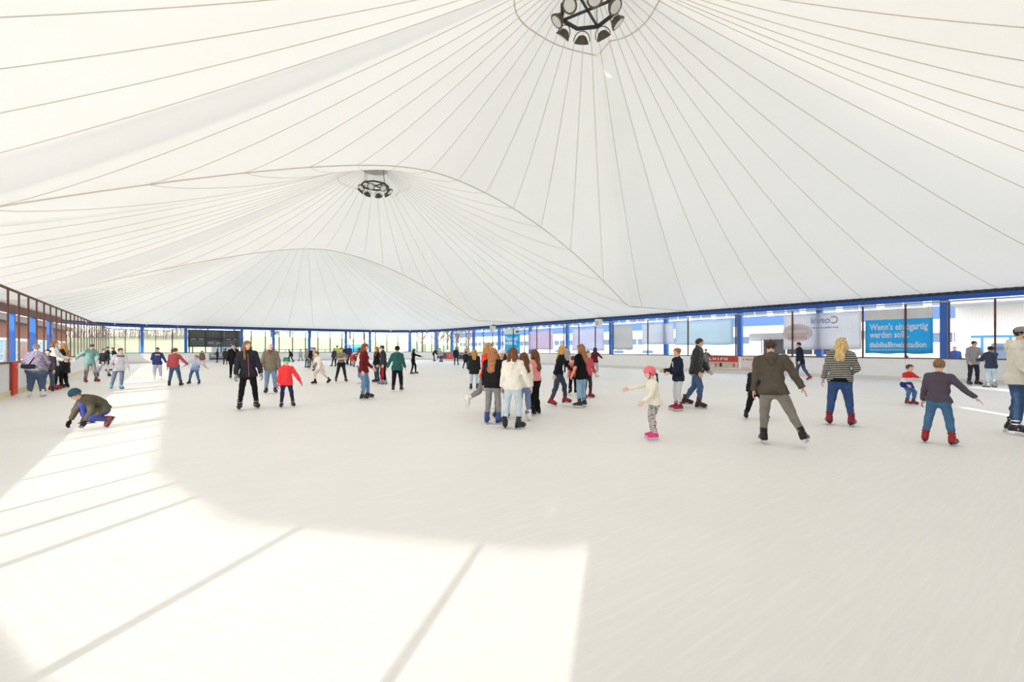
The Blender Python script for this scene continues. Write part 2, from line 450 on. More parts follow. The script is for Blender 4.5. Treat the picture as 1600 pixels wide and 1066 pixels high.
# ------------------------------------------------------------------ tent roof: three cones with radial membrane panels
def membrane_mat(name='tent_membrane', c0='#ece8df', c1='#f2eee6', t=0.148):
    m = bpy.data.materials.new(name); m.use_nodes = True
    nt = m.node_tree; nt.nodes.clear()
    o = nt.nodes.new('ShaderNodeOutputMaterial')
    tc = nt.nodes.new('ShaderNodeTexCoord')
    n1 = nt.nodes.new('ShaderNodeTexNoise'); n1.inputs['Scale'].default_value = 0.12; n1.inputs['Detail'].default_value = 4
    nt.links.new(tc.outputs['Object'], n1.inputs[0])
    rp = nt.nodes.new('ShaderNodeValToRGB')
    rp.color_ramp.elements[0].position = 0.35; rp.color_ramp.elements[0].color = (*rgb(c0), 1)
    rp.color_ramp.elements[1].position = 0.7; rp.color_ramp.elements[1].color = (*rgb(c1), 1)
    nt.links.new(n1.outputs[0], rp.inputs[0])
    df = nt.nodes.new('ShaderNodeBsdfDiffuse'); tl = nt.nodes.new('ShaderNodeBsdfTranslucent')
    nt.links.new(rp.outputs[0], df.inputs[0]); nt.links.new(rp.outputs[0], tl.inputs[0])
    m1 = nt.nodes.new('ShaderNodeMixShader'); m1.inputs[0].default_value = t
    nt.links.new(df.outputs[0], m1.inputs[1]); nt.links.new(tl.outputs[0], m1.inputs[2])
    gl = nt.nodes.new('ShaderNodeBsdfGlossy'); gl.inputs['Roughness'].default_value = 0.28
    m2 = nt.nodes.new('ShaderNodeMixShader')
    nt.links.new(schlick(nt, 0.015, 0.35), m2.inputs[0]); nt.links.new(m1.outputs[0], m2.inputs[1]); nt.links.new(gl.outputs[0], m2.inputs[2])
    nt.links.new(m2.outputs[0], o.inputs[0])
    return m
M_mem = membrane_mat()
M_seam = membrane_mat('membrane_seam', '#e6e1d6', '#ebe6dc', 0.12)
HUBS = [(9.9, 9.65), (9.9, 27.9), (9.9, 46.2)]
VAL = [18.8, 37.05]
APEX = 13.25
ROOF_OUT = Path(eave_pts + [eave_pts[0]])

def valley_h(n, drop=0.0):
    t = n-9.4
    if t < 0:                      # long nearly straight fall to the left eave corner
        u = min(1.0, -t/16.5); f = ((u*u+0.03)**0.62-0.03**0.62)/(1.03**0.62-0.03**0.62)
    else:
        u = min(1.0, t/13.4); f = u**1.7
    return ZE + (5.35-drop)*(1-f)

def ray_eave(h, a):
    """distance from the hub to the roof outline in direction a"""
    dx, dy = math.cos(a), math.sin(a); best = 1e9
    P = ROOF_OUT.p
    for i in range(len(P)-1):
        ex, ey = P[i+1]-P[i]; den = dx*ey-dy*ex
        if abs(den) < 1e-9: continue
        wx, wy = P[i]-np.array(h)
        s = (wx*ey-wy*ex)/den; u = (wx*dy-wy*dx)/den
        if s > 0 and -1e-6 <= u <= 1+1e-6: best = min(best, s)
    return best

def boundary(ci, a):
    h = HUBS[ci]; s = ray_eave(h, a); z = ZE
    dy = math.sin(a)
    if ci < 2 and dy > 1e-6:
        sv = (VAL[ci]-h[1])/dy
        if sv < s: s = sv; z = valley_h(h[0]+s*math.cos(a), 0.35*ci)
    if ci > 0 and dy < -1e-6:
        sv = (VAL[ci-1]-h[1])/dy
        if sv < s: s = sv; z = valley_h(h[0]+s*math.cos(a), 0.35*(ci-1))
    return s, z

R_HUB = 0.75
def roof_pt(ci, a, s01, bz, bs):
    h = HUBS[ci]
    r = R_HUB + (bs-R_HUB)*s01
    f = r/bs
    p = 1.24
    z = bz + (APEX-bz)*((1-f)**p)
    return (h[0]+r*math.cos(a), h[1]+r*math.sin(a), z)

roof = tag(empty('ceiling'), 'white membrane tent roof of three cones over the ice', None, None, 'structure')
NSEAM, NRAD, NSUB = 44, 22, 4
def seam_angle(k):                             # panels are narrower towards the long sides
    t = 2*math.pi*(k+0.5)/NSEAM
    return t-0.08*math.sin(2*t)
for ci in range(3):
    angs = [seam_angle(k) for k in range(NSEAM+1)]
    # the corners of each cell (where valley meets eave) become rays too
    for k in range(NSEAM):
        a0, a1 = angs[k], angs[k+1]
        sub = [a0+(a1-a0)*j/NSUB for j in range(NSUB+1)]
        for sg in (1, -1):
            for vi, vd in enumerate(VAL):
                for nn in (E_L, E_R):
                    if vi in (ci, ci-1):
                        ac = math.atan2(vd-HUBS[ci][1], nn-HUBS[ci][0]) % (2*math.pi)
                        for off in (0, 2*math.pi):
                            if a0+1e-4 < ac+off < a1-1e-4 and not any(abs(ac+off-s) < 1e-4 for s in sub): sub.append(ac+off)
        sub.sort()
        v = []
        for a in sub:
            bs, bz = boundary(ci, a)
            for i in range(NRAD+1): v.append(roof_pt(ci, a, i/NRAD, bz, bs))
        f = [(j*(NRAD+1)+i, j*(NRAD+1)+i+1, (j+1)*(NRAD+1)+i+1, (j+1)*(NRAD+1)+i) for j in range(len(sub)-1) for i in range(NRAD)]
        link('membrane_panel', mesh_np('membrane_panel', v, f, M_mem, True), roof)
        # welded seam strip hanging just under the membrane along the ray a0
        bs, bz = boundary(ci, a0)
        q = []; w = 0.012
        tx, ty = -math.sin(a0), math.cos(a0)
        for i in range(NRAD+1):
            x, y, z = roof_pt(ci, a0, i/NRAD, bz, bs)
            for s_, dz in ((-1, -0.012), (0, -0.03), (1, -0.012)): q.append((x+tx*w*s_, y+ty*w*s_, z+dz))
        f = [(3*i+j, 3*i+j+1, 3*i+j+4, 3*i+j+3) for i in range(NRAD) for j in (0, 1)]
        link('seam', mesh_np('seam', q, f, M_seam, True), roof)
    # hub: reinforcing ring seam at r = 2.2 and the cap
    q = []
    NA = 76
    for k in range(NA):
        a = 2*math.pi*k/NA; bs, bz = boundary(ci, a)
        for dr, dz in ((-0.02, -0.012), (0.02, -0.012)):
            q.append(tuple(np.array(roof_pt(ci, a, (2.2+dr-R_HUB)/(bs-R_HUB), bz, bs))+(0, 0, dz)))
    link('hub_seam', mesh_np('hub_seam', q, [(2*k, 2*k+1, (2*k+3) % (2*NA), (2*k+2) % (2*NA)) for k in range(NA)], mat('hub_seam_cloth', '#d8d4c9', 0.7)), roof)
    q = MB(); q.lathe([(0.01, 0.55), (0.5, 0.5), (R_HUB+0.05, 0.32), (R_HUB+0.05, -0.14), (R_HUB-0.03, -0.14), (R_HUB-0.05, 0.26), (0.45, 0.42), (0.01, 0.46)],
                      (HUBS[ci][0], HUBS[ci][1], roof_pt(ci, 0, 0, *boundary(ci, 0)[::-1])[2]), n=24)
    q.build('hub_cap', mat('hub_cap_metal', '#d9d6cd', 0.5), roof, True)
for vd in VAL:                                # valley rope seam between two cones
    q = MB(); pts = [(E_L+(E_R-E_L)*i/60, vd, valley_h(E_L+(E_R-E_L)*i/60, 0.35*VAL.index(vd))-0.02) for i in range(61)]
    q.tube(pts, 0.025, 6); q.build('valley_seam', M_seam, roof, True)

# ------------------------------------------------------------------ floodlight rings hanging under the hubs
M_lampbody = mat('weathered_lamp_housing', '#6d6353', 0.6, 0.3, noise=0.3, nscale=12)
M_lampglass = mat('lamp_glass', '#d9dad4', 0.15, 0.0, spec=0.6)
M_frame = mat('lamp_ring_steel', '#45464a', 0.5, 0.4)
def light_ring(ci, label):
    hx, hy = HUBS[ci]; zr = 11.75
    r = tag(empty('floodlight_ring', (hx, hy, zr)), label, 'lamp', 'floodlight rings under the tent peaks')
    q = MB(); R = 0.82; NO = 8
    pts = [(R*math.cos(2*math.pi*(k+.5)/NO), R*math.sin(2*math.pi*(k+.5)/NO), 0) for k in range(NO)]
    for k in range(NO): q.bar(pts[k], pts[(k+1) % NO], 0.07, 0.09)
    q.build('ring_frame', M_frame, r)
    q = MB()
    for k in (0, 2):
        a, b = np.array(pts[k]), np.array(pts[(k+4) % NO]); q.bar(a*0.97, b*0.97, 0.06, 0.06)
    q.build('cross_brace', M_frame, r)
    for k in (0, 2, 4, 6):
        q = MB(); p = pts[k]
        q.tube([(p[0], p[1], 0.0), (p[0]*0.85, p[1]*0.85, 1.35)], 0.012, 6); q.build('hanger_cable', M_frame, r)
    hb = MB(); hb.lathe([(0.03, 0.2), (0.12, 0.17), (0.2, 0.05), (0.225, 0.0), (0.235, -0.02), (0.22, -0.03)], n=14)
    hb_me = hb.mesh('housing', M_lampbody, True)
    gl = MB(); gl.lathe([(0.21, -0.02), (0.15, -0.04), (0.02, -0.05)], n=14); gl_me = gl.mesh('lens', M_lampglass, True)
    br = MB()
    ang = [i*math.pi/10 for i in range(11)]
    br.tube([(0.26*math.cos(a), 0, 0.03+0.28*math.sin(a)) for a in ang], 0.014, 5)
    br_me = br.mesh('bracket', M_frame, True)
    for k in range(NO):
        a = 2*math.pi*k/NO + 0.2
        o = empty('floodlight', (R*1.12*math.cos(a), R*1.12*math.sin(a), -0.36), 0, r)
        o.rotation_euler = (R_(-42), 0, a+math.pi/2+math.pi*0)
        link('housing', hb_me, o); link('lens', gl_me, o); link('bracket', br_me, o)
light_ring(0, 'octagonal ring of dark floodlights under the nearest tent peak, cut by the top edge')
light_ring(1, 'octagonal ring of dark floodlights under the middle tent peak')
light_ring(2, 'octagonal ring of dark floodlights under the farthest tent peak, behind the fold')
# ------------------------------------------------------------------ beyond the rink: hill, trees, buildings
rnd = random.Random(7)
def hill():
    v = []; f = []; nx, ny = 40, 12
    for j in range(ny+1):
        y = 70+j*5.0
        for i in range(nx+1):
            x = -110+i*7.0
            h = 4.3*min(1.0, max(0.0, (y-76)/34.0))**0.9*(0.8+0.2*math.sin(x*0.05+1)) + 0.12*math.sin(x*0.7+y*0.4)*(y > 78)
            if x > 55: h *= max(0.0, 1-(x-55)/40)
            v.append((x, y, h-0.02))
    f = [(j*(nx+1)+i, j*(nx+1)+i+1, (j+1)*(nx+1)+i+1, (j+1)*(nx+1)+i) for j in range(ny) for i in range(nx)]
    o = link('hill', mesh_np('hill', v, f, mat('winter_grass', '#a2a880', 0.9, noise=0.2, nscale=0.25), True))
    tag(o, 'pale green grassy slope beyond the far boards', None, None, 'structure')
hill()

def bare_tree(x, y, z, h, label, seed, evergreen=False):
    r = random.Random(seed)
    t = tag(empty('tree', (x, y, z)), label, 'tree', 'trees on the slope behind the rink')
    q = MB(); q.tube([(0, 0, 0), (r.uniform(-.1, .1), r.uniform(-.1, .1), h*0.5), (r.uniform(-.3, .3), r.uniform(-.3, .3), h*0.96)], [h*0.022, h*0.014, h*0.004], 6)
    q.build('trunk', mat('bark', '#5d5148', 0.9, noise=0.2), t, True)
    q = MB()
    if evergreen:
        for k in range(700):
            u = r.random()**0.8; a = r.uniform(0, 6.283); rr = h*0.2*(1-u)*r.uniform(0.4, 1.0)+0.1
            p = np.array([rr*math.cos(a), rr*math.sin(a), h*(0.12+0.88*u)]); d = np.array([math.cos(a), math.sin(a), -0.4])*h*0.04
            s_ = np.array([-math.sin(a), math.cos(a), 0])*h*0.022
            q.add([p, p+d+s_, p+d-s_], [(0, 1, 2)])
        o = q.build('needles', mat('dark_needles', '#4d5a43', 0.9), t); o['kind'] = 'stuff'
    else:
        for k in range(26):
            b0 = h*r.uniform(0.25, 0.85); a = r.uniform(0, 6.283); L = h*r.uniform(0.16, 0.34)*(1.15-b0/h)
            p = np.array([0, 0, b0]); d = np.array([math.cos(a)*0.8, math.sin(a)*0.8, 0.75])
            e = p+d*L; q.tube([p, p+d*L*0.5+np.array([0, 0, .04*L]), e], [h*0.010, h*0.007, h*0.003], 4, False)
            for m_ in range(7):
                a2 = a+r.uniform(-1.1, 1.1); s0 = p+d*L*r.uniform(0.3, 1.0)
                d2 = np.array([math.cos(a2)*0.7, math.sin(a2)*0.7, r.uniform(0.3, 1.0)])*L*r.uniform(0.25, 0.5)
                q.tube([s0, s0+d2], [h*0.006, h*0.002], 3, False)
        o = q.build('branches', mat('twigs', '#7d6f63', 0.9), t); o['kind'] = 'stuff'
kinds = ['bare brown tree', 'slim bare tree', 'dark evergreen tree']
for i in range(12):
    x = -17+i*5.6+rnd.uniform(-0.5, 0.5); y = 112+(i % 3)*6+rnd.uniform(0, 2)
    ev = (i % 5 == 2)
    nm = kinds[2] if ev else kinds[i % 2]
    bare_tree(x, y, 3.8*max(0.0, min(1, 1-(x-55)/40)) if x > 55 else 3.6, rnd.uniform(7, 11), '%s on the far ridge, %s of that row from the left' % (nm, ordn[i]), 100+i, ev)
def thicket():
    q = MB(); r = random.Random(5)
    for k in range(2600):
        x = r.uniform(-62, 4); y = 101+r.uniform(0, 6); hgt = r.uniform(1.4, 3.4); w_ = r.uniform(0.02, 0.05); lx = r.uniform(-.35, .35)
        q.add([(x-w_, y, 3.4), (x+w_, y, 3.4), (x+lx+w_*0.3, y, 3.4+hgt), (x+lx-w_*0.3, y, 3.4+hgt)], [(0, 1, 2, 3)])
    o = q.build('thicket', mat('grey_brown_stems', '#8c8378', 0.9, noise=0.25, nscale=0.3))
    tag(o, 'grey-brown leafless thicket along the ridge behind the far boards', 'shrubs', None, 'stuff')
thicket()
for i, (px, d) in enumerate(((660, 84), (684, 76), (699, 90), (714, 74), (732, 84))):
    p, t = on_line(px, d=d); bare_tree(p[0], p[1], 0, 9.5, 'leafless tree close behind the far right corner, %s from the left' % ordn[i], 300+i)

M_wall = mat('white_render', '#e4e3e0', 0.8, noise=0.03, nscale=0.5)
M_pane = mat('blue_grey_window', '#5c6e86', 0.15, spec=0.6)
M_bluefas = mat('blue_fascia', '#4a6aa8', 0.6, noise=0.05)
M_frameW = mat('white_window_frame', '#f0f0ee', 0.5)
def big_building(x0, y0, y1, label, h=9.5, bay=3.6):
    b = tag(empty('office_building', (x0, (y0+y1)/2, 0)), label, 'building')
    L = y1-y0
    def slab(nm, z0, z1, m, dx=0.0, th=0.4):
        q = MB(); q.box((dx, 0, (z0+z1)/2), (th, L, z1-z0)); q.build(nm, m, b)
    q = MB(); q.box((6.2, 0, h/2), (12, L, h)); q.build('wall', M_wall, b)
    slab('plinth_band', 0.0, 2.1, M_wall, 0.05); slab('white_band', 3.2, 4.4, M_wall, 0.0, 0.5); slab('blue_band', 4.4, 5.5, M_bluefas, -0.02, 0.5)
    slab('roof_edge', h-0.5, h+0.1, M_frameW, -0.1, 0.7)
    n = int(L/bay)
    fr = MB(); fr.box((0, 0, 0), (0.16, bay*0.86, 1.0))
    for z, hh in ((2.65, 1.0), (6.6, 1.9)):
        fm = MB()
        for (yy, zz, sy, sz) in ((0, hh/2, bay*0.9, 0.1), (0, -hh/2, bay*0.9, 0.1), (-bay*0.43, 0, 0.1, hh), (bay*0.43, 0, 0.1, hh), (0, 0, 0.08, hh)): fm.box((0, yy, zz), (0.2, sy, sz))
        fme = fm.mesh('window', M_frameW)
        pm = MB(); pm.box((0.04, 0, 0), (0.06, bay*0.84, hh)); pme = pm.mesh('pane', M_pane)
        for k in range(n):
            o = link('window', fme, b); o.location = (-0.02, -L/2+bay*(k+0.5), z)
            link('pane', pme, o)
big_building(58, 8, 104, 'long white building with blue band and window rows beyond the right boards')

# low pavilion / snack kiosk close to the right boards
k = tag(empty('kiosk', (37.0, 13.5, 0)), 'white snack kiosk with dark serving hatch behind the right boards', 'kiosk')
M_dkin = mat('dark_interior', '#2b2d31', 0.8)
q = MB(); q.box((1.6, 0, 1.6), (3, 9.5, 3.2)); q.build('body', M_wall, k)
q = MB(); q.box((0.02, 1.0, 1.75), (0.12, 5.4, 1.1)); q.build('serving_hatch', M_dkin, k)
q = MB(); q.box((-0.5, 0, 3.0), (1.4, 9.9, 0.45)); q.build('canopy', M_frameW, k)
q = MB(); q.box((-0.25, 1.0, 1.14), (0.5, 5.6, 0.07)); q.build('counter', M_frameW, k)
for yy in (-1.6, 0.1, 1.9, 3.6):
    q = MB(); q.box((0.0, yy, 1.75), (0.16, 0.08, 1.1)); q.build('mullion', M_frameW, k)
q = MB(); q.box((-1.21, 1.5, 3.0), (0.03, 3.4, 0.3)); q.build('sign_board', mat('pale_red_sign', '#d9a49c', 0.6, stripes=('z', '#f2ece8', 5.0, 0.5, 1)), k)

# white wall with blue railing and grey canopy at the right end
w = tag(empty('pavilion', (40.0, 0.0, 0)), 'white tiled pavilion with blue posts behind the boards near the right picture edge', 'building')
q = MB(); q.box((2.2, -4, 3.0), (0.3, 22, 6.0)); q.build('wall', mat('white_tiles', '#e3e2df', 0.6, stripes=None), w)
q = MB(); q.box((0.6, -4, 4.75), (3.2, 22, 0.7)); q.build('canopy', M_tarp, w)
for i in range(14):
    q = MB(); q.box((0.3, 5.5-i*1.2, 1.15), (0.12, 0.12, 2.3)); q.build('blue_post', M_blue, w)
q = MB(); q.box((0.3, -2.5, 2.35), (0.14, 17, 0.16)); q.build('blue_rail', M_blue, w)
for i in range(5):
    f_ = MB(); f_.box((2.02, 4.6-i*3.4, 1.3), (0.1, 1.7, 1.6)); o = f_.build('window', M_frameW, w)
    f_ = MB(); f_.box((1.95, 4.6-i*3.4, 1.3), (0.06, 1.4, 1.3)); f_.build('pane', M_pane, o)

# left: club building with red-brown upper wall, windows, behind the wire mesh
c = tag(empty('club_building', (-14.0, 65.5, 0)), 'red-brown club building with white window fronts behind the left mesh', 'building')
M_redwall = mat('red_brown_cladding', '#8f5340', 0.8, noise=0.15, nscale=1.0)
q = MB(); q.box((-3, 0, 2.6), (6, 66, 5.2)); q.build('wall', M_redwall, c)
q = MB(); q.box((0.1, 0, 4.6), (1.2, 66, 0.5)); q.build('roof_edge', M_brown, c)
q = MB(); q.box((0.03, 0, 1.35), (0.06, 66, 2.7)); q.build('white_front', M_wall, c)
fm = MB()
for (yy, zz, sy, sz) in ((0, 1.05, 3.0, 0.12), (0, -1.05, 3.0, 0.12), (-1.45, 0, 0.12, 2.1), (1.45, 0, 0.12, 2.1), (0, 0, 0.09, 2.1), (0, -0.35, 3.0, 0.08)): fm.box((0, yy, zz), (0.2, sy, sz))
fme = fm.mesh('window', M_frameW)
pm = MB(); pm.box((-0.03, 0, 0), (0.06, 2.9, 2.1)); pme = pm.mesh('pane', mat('pale_blue_pane', '#a9c6d8', 0.15, spec=0.6))
for i in range(17):
    o = link('window', fme, c); o.location = (0.1, -31+i*3.9, 1.45); link('pane', pme, o)
rt = tag(empty('roof_truss', (-8.58, 28, 0)), 'rust coloured cross beam under the outer left eave', 'beam', None)
q = MB(); q.box((0, 0, 4.2), (0.2, 58, 0.46)); q.build('web', mat('rust_red_paint', '#7d4a3a', 0.7, noise=0.2, nscale=2), rt)
for zz in (3.97, 4.43):
    q = MB(); q.box((0, 0, zz), (0.36, 58, 0.05)); q.build('flange', mat('rust_red_paint', '#7d4a3a', 0.7, noise=0.2, nscale=2), rt)
# crowd barrier boards / posters between the columns outside the left mesh
cols = ['#e9e7e2', '#bfe0ee', '#e8d8cf', '#cfe6f2', '#e9e7e2', '#d7a79c']
for i in range(8):
    y = 37+i*4.2
    b = tag(empty('poster_stand', (-11.0, y, 0)), '%s poster stand outside the left mesh, %s from the near end' % (['white', 'pale blue', 'beige', 'light blue', 'white', 'pink'][i % 6], ordn[i]), 'poster', 'poster stands outside the left mesh')
    q = MB(); q.box((0, 0, 1.45), (0.05, 2.4, 1.5)); q.build('panel', mat('poster_print', cols[i % 6], 0.6, noise=0.2, nscale=1.2), b)
    for s_ in (-1, 1):
        q = MB(); q.box((0, s_*1.1, 0.75), (0.06, 0.06, 1.5)); q.build('leg', M_grey, b)

# ------------------------------------------------------------------ scoreboard beyond the far boards
sb = tag(empty('scoreboard', (3.6, 65.0, 0)), 'dark three-part scoreboard hanging behind the far boards', 'scoreboard')
M_sb = mat('scoreboard_black', '#45464b', 0.6); M_sbf = mat('scoreboard_frame', '#71728a', 0.5); M_sbt = mat('white_print', '#e9e9e9', 0.6)
q = MB(); q.box((0, 0.12, 2.8), (5.3, 0.2, 2.0)); q.build('cabinet', M_sbf, sb)
for x0, w_ in ((-1.75, 1.5), (0.0, 1.75), (1.75, 1.5)):
    q = MB(); q.box((x0, 0.0, 2.82), (w_, 0.05, 1.85)); pn = q.build('panel', M_sb, sb)
    q = MB(); q.box((x0, -0.035, 2.45 if x0 else 2.4), (w_*0.92, 0.02, 0.32)); q.build('digit_field', mat('grey_digit_field', '#6b6c70', 0.6, noise=0.15, nscale=6), pn)
    q = MB(); q.box((x0, -0.035, 2.12), (w_*0.92, 0.02, 0.22)); q.build('digit_field', mat('grey_digit_field', '#6b6c70', 0.6, noise=0.15, nscale=6), pn)
    q = MB()
    for s_ in (-1, 1):                       # short rows of white lettering
        for j in range(5): q.box((x0+s_*w_*0.25-0.2+0.1*j, -0.04, (2.72 if x0 else 2.28)+0.02*(j % 2)), (0.06, 0.02, 0.09))
    q.build('lettering', M_sbt, pn)
for x0 in (-2.2, 0.3, 2.4):
    q = MB(); q.box((x0, 0.2, 0.9), (0.1, 0.1, 1.85)); q.build('support', M_sbf, sb)
sg = tag(empty('sign_board', (4.6, 66.0, 0)), 'white sign with dark marks under the scoreboard', 'sign')
q = MB(); q.box((0, 0, 1.5), (2.6, 0.06, 0.75)); q.build('panel', M_frameW, sg)
q = MB()
for x0, h_ in ((-0.1, 0.4), (0.08, 0.36), (0.2, 0.42)): q.bar((x0-0.05, -0.05, 1.5-h_/2), (x0+0.05, -0.05, 1.5+h_/2), 0.06, 0.03, (0, 1, 0))
q.build('marks', M_dark, sg)
for s_ in (-1, 1):
    q = MB(); q.box((s_*1.2, 0.05, 0.6), (0.08, 0.06, 1.2)); q.build('leg', M_grey, sg)

# advertising sheets fixed on the boards
def board_ad(name, label, wall, p0, p1, z0, z1, layers):
    """layers: (u0,u1,v0,v1, hex) flat print fields; u along from p0 to p1"""
    a, b = np.array(p0), np.array(p1); t, nrm = frame2(a, b); L = np.linalg.norm(b-a)
    ax = [[t[0], t[1], 0], [nrm[0], nrm[1], 0], [0, 0, 1]]; mid = (a+b)/2
    r = tag(empty(name), label, 'advert')
    q = MB(); q.box((*(mid+nrm*0.004), (z0+z1)/2), (L, 0.012, z1-z0), ax); q.build('sheet', mat('printed_sheet', layers[0], 0.5, noise=0.08, nscale=3), r)
    by = {}
    for u0, u1, v0, v1, hx in layers[1:]:
        q = by.setdefault(hx, MB()); c_ = a+t*L*(u0+u1)/2+nrm*(0.012+0.0006*len(by))
        q.box((*c_, z0+(z1-z0)*(v0+v1)/2), (L*(u1-u0), 0.002, (z1-z0)*(v1-v0)), ax)
    for hx, q in by.items(): q.build('print', mat('print_ink', hx, 0.6), r)['kind'] = 'stuff'
    return r
# red-and-white poster on the right boards (travel order of the right wall: far to near)
r2 = random.Random(3)
GL = {'T': ((0, 1, .8, 1), (.38, .62, 0, .8)), 'E': ((0, .28, 0, 1), (.28, 1, .8, 1), (.28, .85, .42, .58), (.28, 1, 0, .2)), 'L': ((0, .28, 0, 1), (.28, 1, 0, .2)),
      'I': ((.35, .65, 0, 1),), 'H': ((0, .28, 0, 1), (.72, 1, 0, 1), (.28, .72, .4, .6)), 'F': ((0, .28, 0, 1), (.28, 1, .8, 1), (.28, .85, .42, .58)), 'U': ((0, .28, 0, 1), (.72, 1, 0, 1), (.28, .72, 0, .2))}
def strokes(u0, u1, v0, v1, n, hx):            # worn lettering too far away to read, as separate strokes
    out = []; w_ = (u1-u0)/n
    for j in range(n):
        for a, b, c_, d_ in GL[r2.choice('TELIHFU')]: out.append((u0+w_*(j+0.78*a), u0+w_*(j+0.78*b), v0+(v1-v0)*c_, v0+(v1-v0)*d_, hx))
    return out
L1 = ['#cdb9ae', (0, 1, 0.58, 1, '#c2423d'), (0, 1, 0.0, 0.12, '#e2d8d2')]
L1 += strokes(0.05, 0.8, 0.7, 0.9, 9, '#f2e3de')
for j in range(10): L1.append((0.04+j*0.095, 0.04+j*0.095+r2.uniform(.03, .08), r2.uniform(.14, .2), r2.uniform(.3, .52), r2.choice(['#8a4a3f', '#d8c3a8', '#b96a5a', '#4c3b38', '#efe6df'])))
board_ad('advert_sheet', 'red and white advert sheet on the right boards behind the small boy', 'r', (29.27, 18.3), (29.27, 15.1), 0.24, 1.08, L1)
L2 = ['#e3d5d1', (0, 1, 0.0, 0.2, '#d8bdb6'), (0.0, 0.03, 0.1, 0.95, '#f5f2ef')]
L2 += strokes(0.05, 0.95, 0.72, 0.88, 12, '#bd4a46')
for j in range(9): L2.append((0.06+j*0.1, 0.06+j*0.1+r2.uniform(.03, .08), r2.uniform(.2, .3), r2.uniform(.4, .62), r2.choice(['#6d5f66', '#a5a3b4', '#c9b3a9', '#8a4a46', '#d7d4dc'])))
board_ad('advert_sheet', 'pale advert sheet with red lettering on the right boards behind the brown hoodie', 'r', (29.27, 15.0), (29.27, 11.95), 0.24, 1.08, L2)
board_ad('advert_sheet', 'dark red and orange advert sheet on the boards in the far right corner', 'r', (29.27, 57.6), (29.27, 52.9), 0.24, 1.05,
         ['#7a3a44', (0.02, 0.35, 0.1, 0.9, '#6b4256'), (0.12, 0.28, 0.4, 0.65, '#c9b7bd'), (0.6, 1.0, 0.04, 0.96, '#d9604a'), (0.72, 0.85, 0.2, 0.55, '#e2786a')])
board_ad('advert_sheet', 'dark grey advert sheet on the right boards beside the bent pair', 'r', (29.27, 52.0), (29.27, 47.0), 0.24, 1.05,
         ['#57535a', (0.05, 0.6, 0.75, 0.85, '#c8c6ca'), (0.1, 0.55, 0.2, 0.6, '#403d42'), (0.68, 0.75, 0.1, 0.9, '#a98b95'), (0.85, 0.88, 0.1, 0.9, '#8d8a90')])
lf = lambda d: (n_left(d)+0.01, d)
board_ad('advert_sheet', 'blue poster with white figures on the left boards', 'l', lf(31.4), lf(34.6), 0.22, 1.06,
         ['#2f56a8', (0.1, 0.2, 0.1, 0.6, '#dfe6f2'), (0.3, 0.42, 0.3, 0.9, '#c9d6ec'), (0.55, 0.63, 0.15, 0.7, '#e8edf5'), (0.75, 0.88, 0.4, 0.85, '#9db4dc'), (0.2, 0.9, 0.0, 0.08, '#d9c9c9')])
board_ad('advert_sheet', 'grey-blue advert sheet on the far boards below the scoreboard', 'f', (3.0, D_F-0.01), (6.2, D_F-0.01), 0.24, 1.05,
         ['#8d93a6', (0.05, 0.45, 0.55, 0.9, '#b9bfcc'), (0.5, 0.95, 0.1, 0.5, '#5c6068'), (0.0, 0.45, 0.1, 0.3, '#4f5359')])
# red gate leaf standing in the doorway of the left boards
gt = tag(empty('gate_leaf', (n_left(22.4)+0.06, 22.25, 0)), 'red painted gate leaf at the doorway in the left boards', 'gate')
q = MB(); q.box((0, 0.2, 0.6), (0.06, 0.5, 1.1)); q.build('leaf', mat('red_gate_paint', '#e0402c', 0.5), gt)
q = MB(); q.box((0.05, 0.2, 0.95), (0.04, 0.3, 0.05)); q.build('latch', M_grey, gt)

# ------------------------------------------------------------------ cloth banners behind the right mesh
def banner(name, label, x, y0, y1, z0, z1, m, parts, sag=0.03, trans=0):
    """cloth hanging parallel to the right boards; y0 is the end on the viewer's left"""
    r = tag(empty(name, (x, y0, z0)), label, 'banner')
    L = y0-y1; v = []; f = []; nx, nz = 16, 6
    for j in range(nz+1):
        for i in range(nx+1):
            u, w_ = i/nx, j/nz
            v.append((sag*math.sin(u*9+w_*2)*0.5+sag*math.sin(u*3.1)*(1-w_), -L*u, (z1-z0)*w_+0.02*math.sin(u*14)*(w_ in (0, 1))))
    for j in range(nz):
        for i in range(nx): a = j*(nx+1)+i; f.append((a, a+1, a+nx+2, a+nx+1))
    me = mesh_np('cloth', v, f, m, True); o = link('cloth', me, r)
    for u in (0.02, 0.5, 0.98):
        q = MB(); q.tube([(0, -L*u, z1-z0-0.03), (0.03, -L*u, 4.0-z0)], 0.008, 5); q.build('rope', M_grey, r)
    md = o.modifiers.new('thick', 'SOLIDIFY'); md.thickness = 0.004
    for (kind, u, w_, arg) in parts:
        if kind == 'text':
            s_, size, mm, mirror, bold, wid = arg
            t = text_mesh(s_, size, mm, bold, 0.002, 'LEFT', mirror)
            co = np.empty(len(t.vertices)*3, np.float32); t.vertices.foreach_get('co', co)
            xs = co[0::3]; co[0::3] = (xs-xs.min())*(wid/(xs.max()-xs.min())); t.vertices.foreach_set('co', co); lo = link('lettering', t, r)
        else:
            lo = arg.build(kind, u[1], r); u = u[0]
        lo.rotation_euler = (R_(90), 0, R_(-90)); lo.location = (-0.05, -u, w_)
    return r
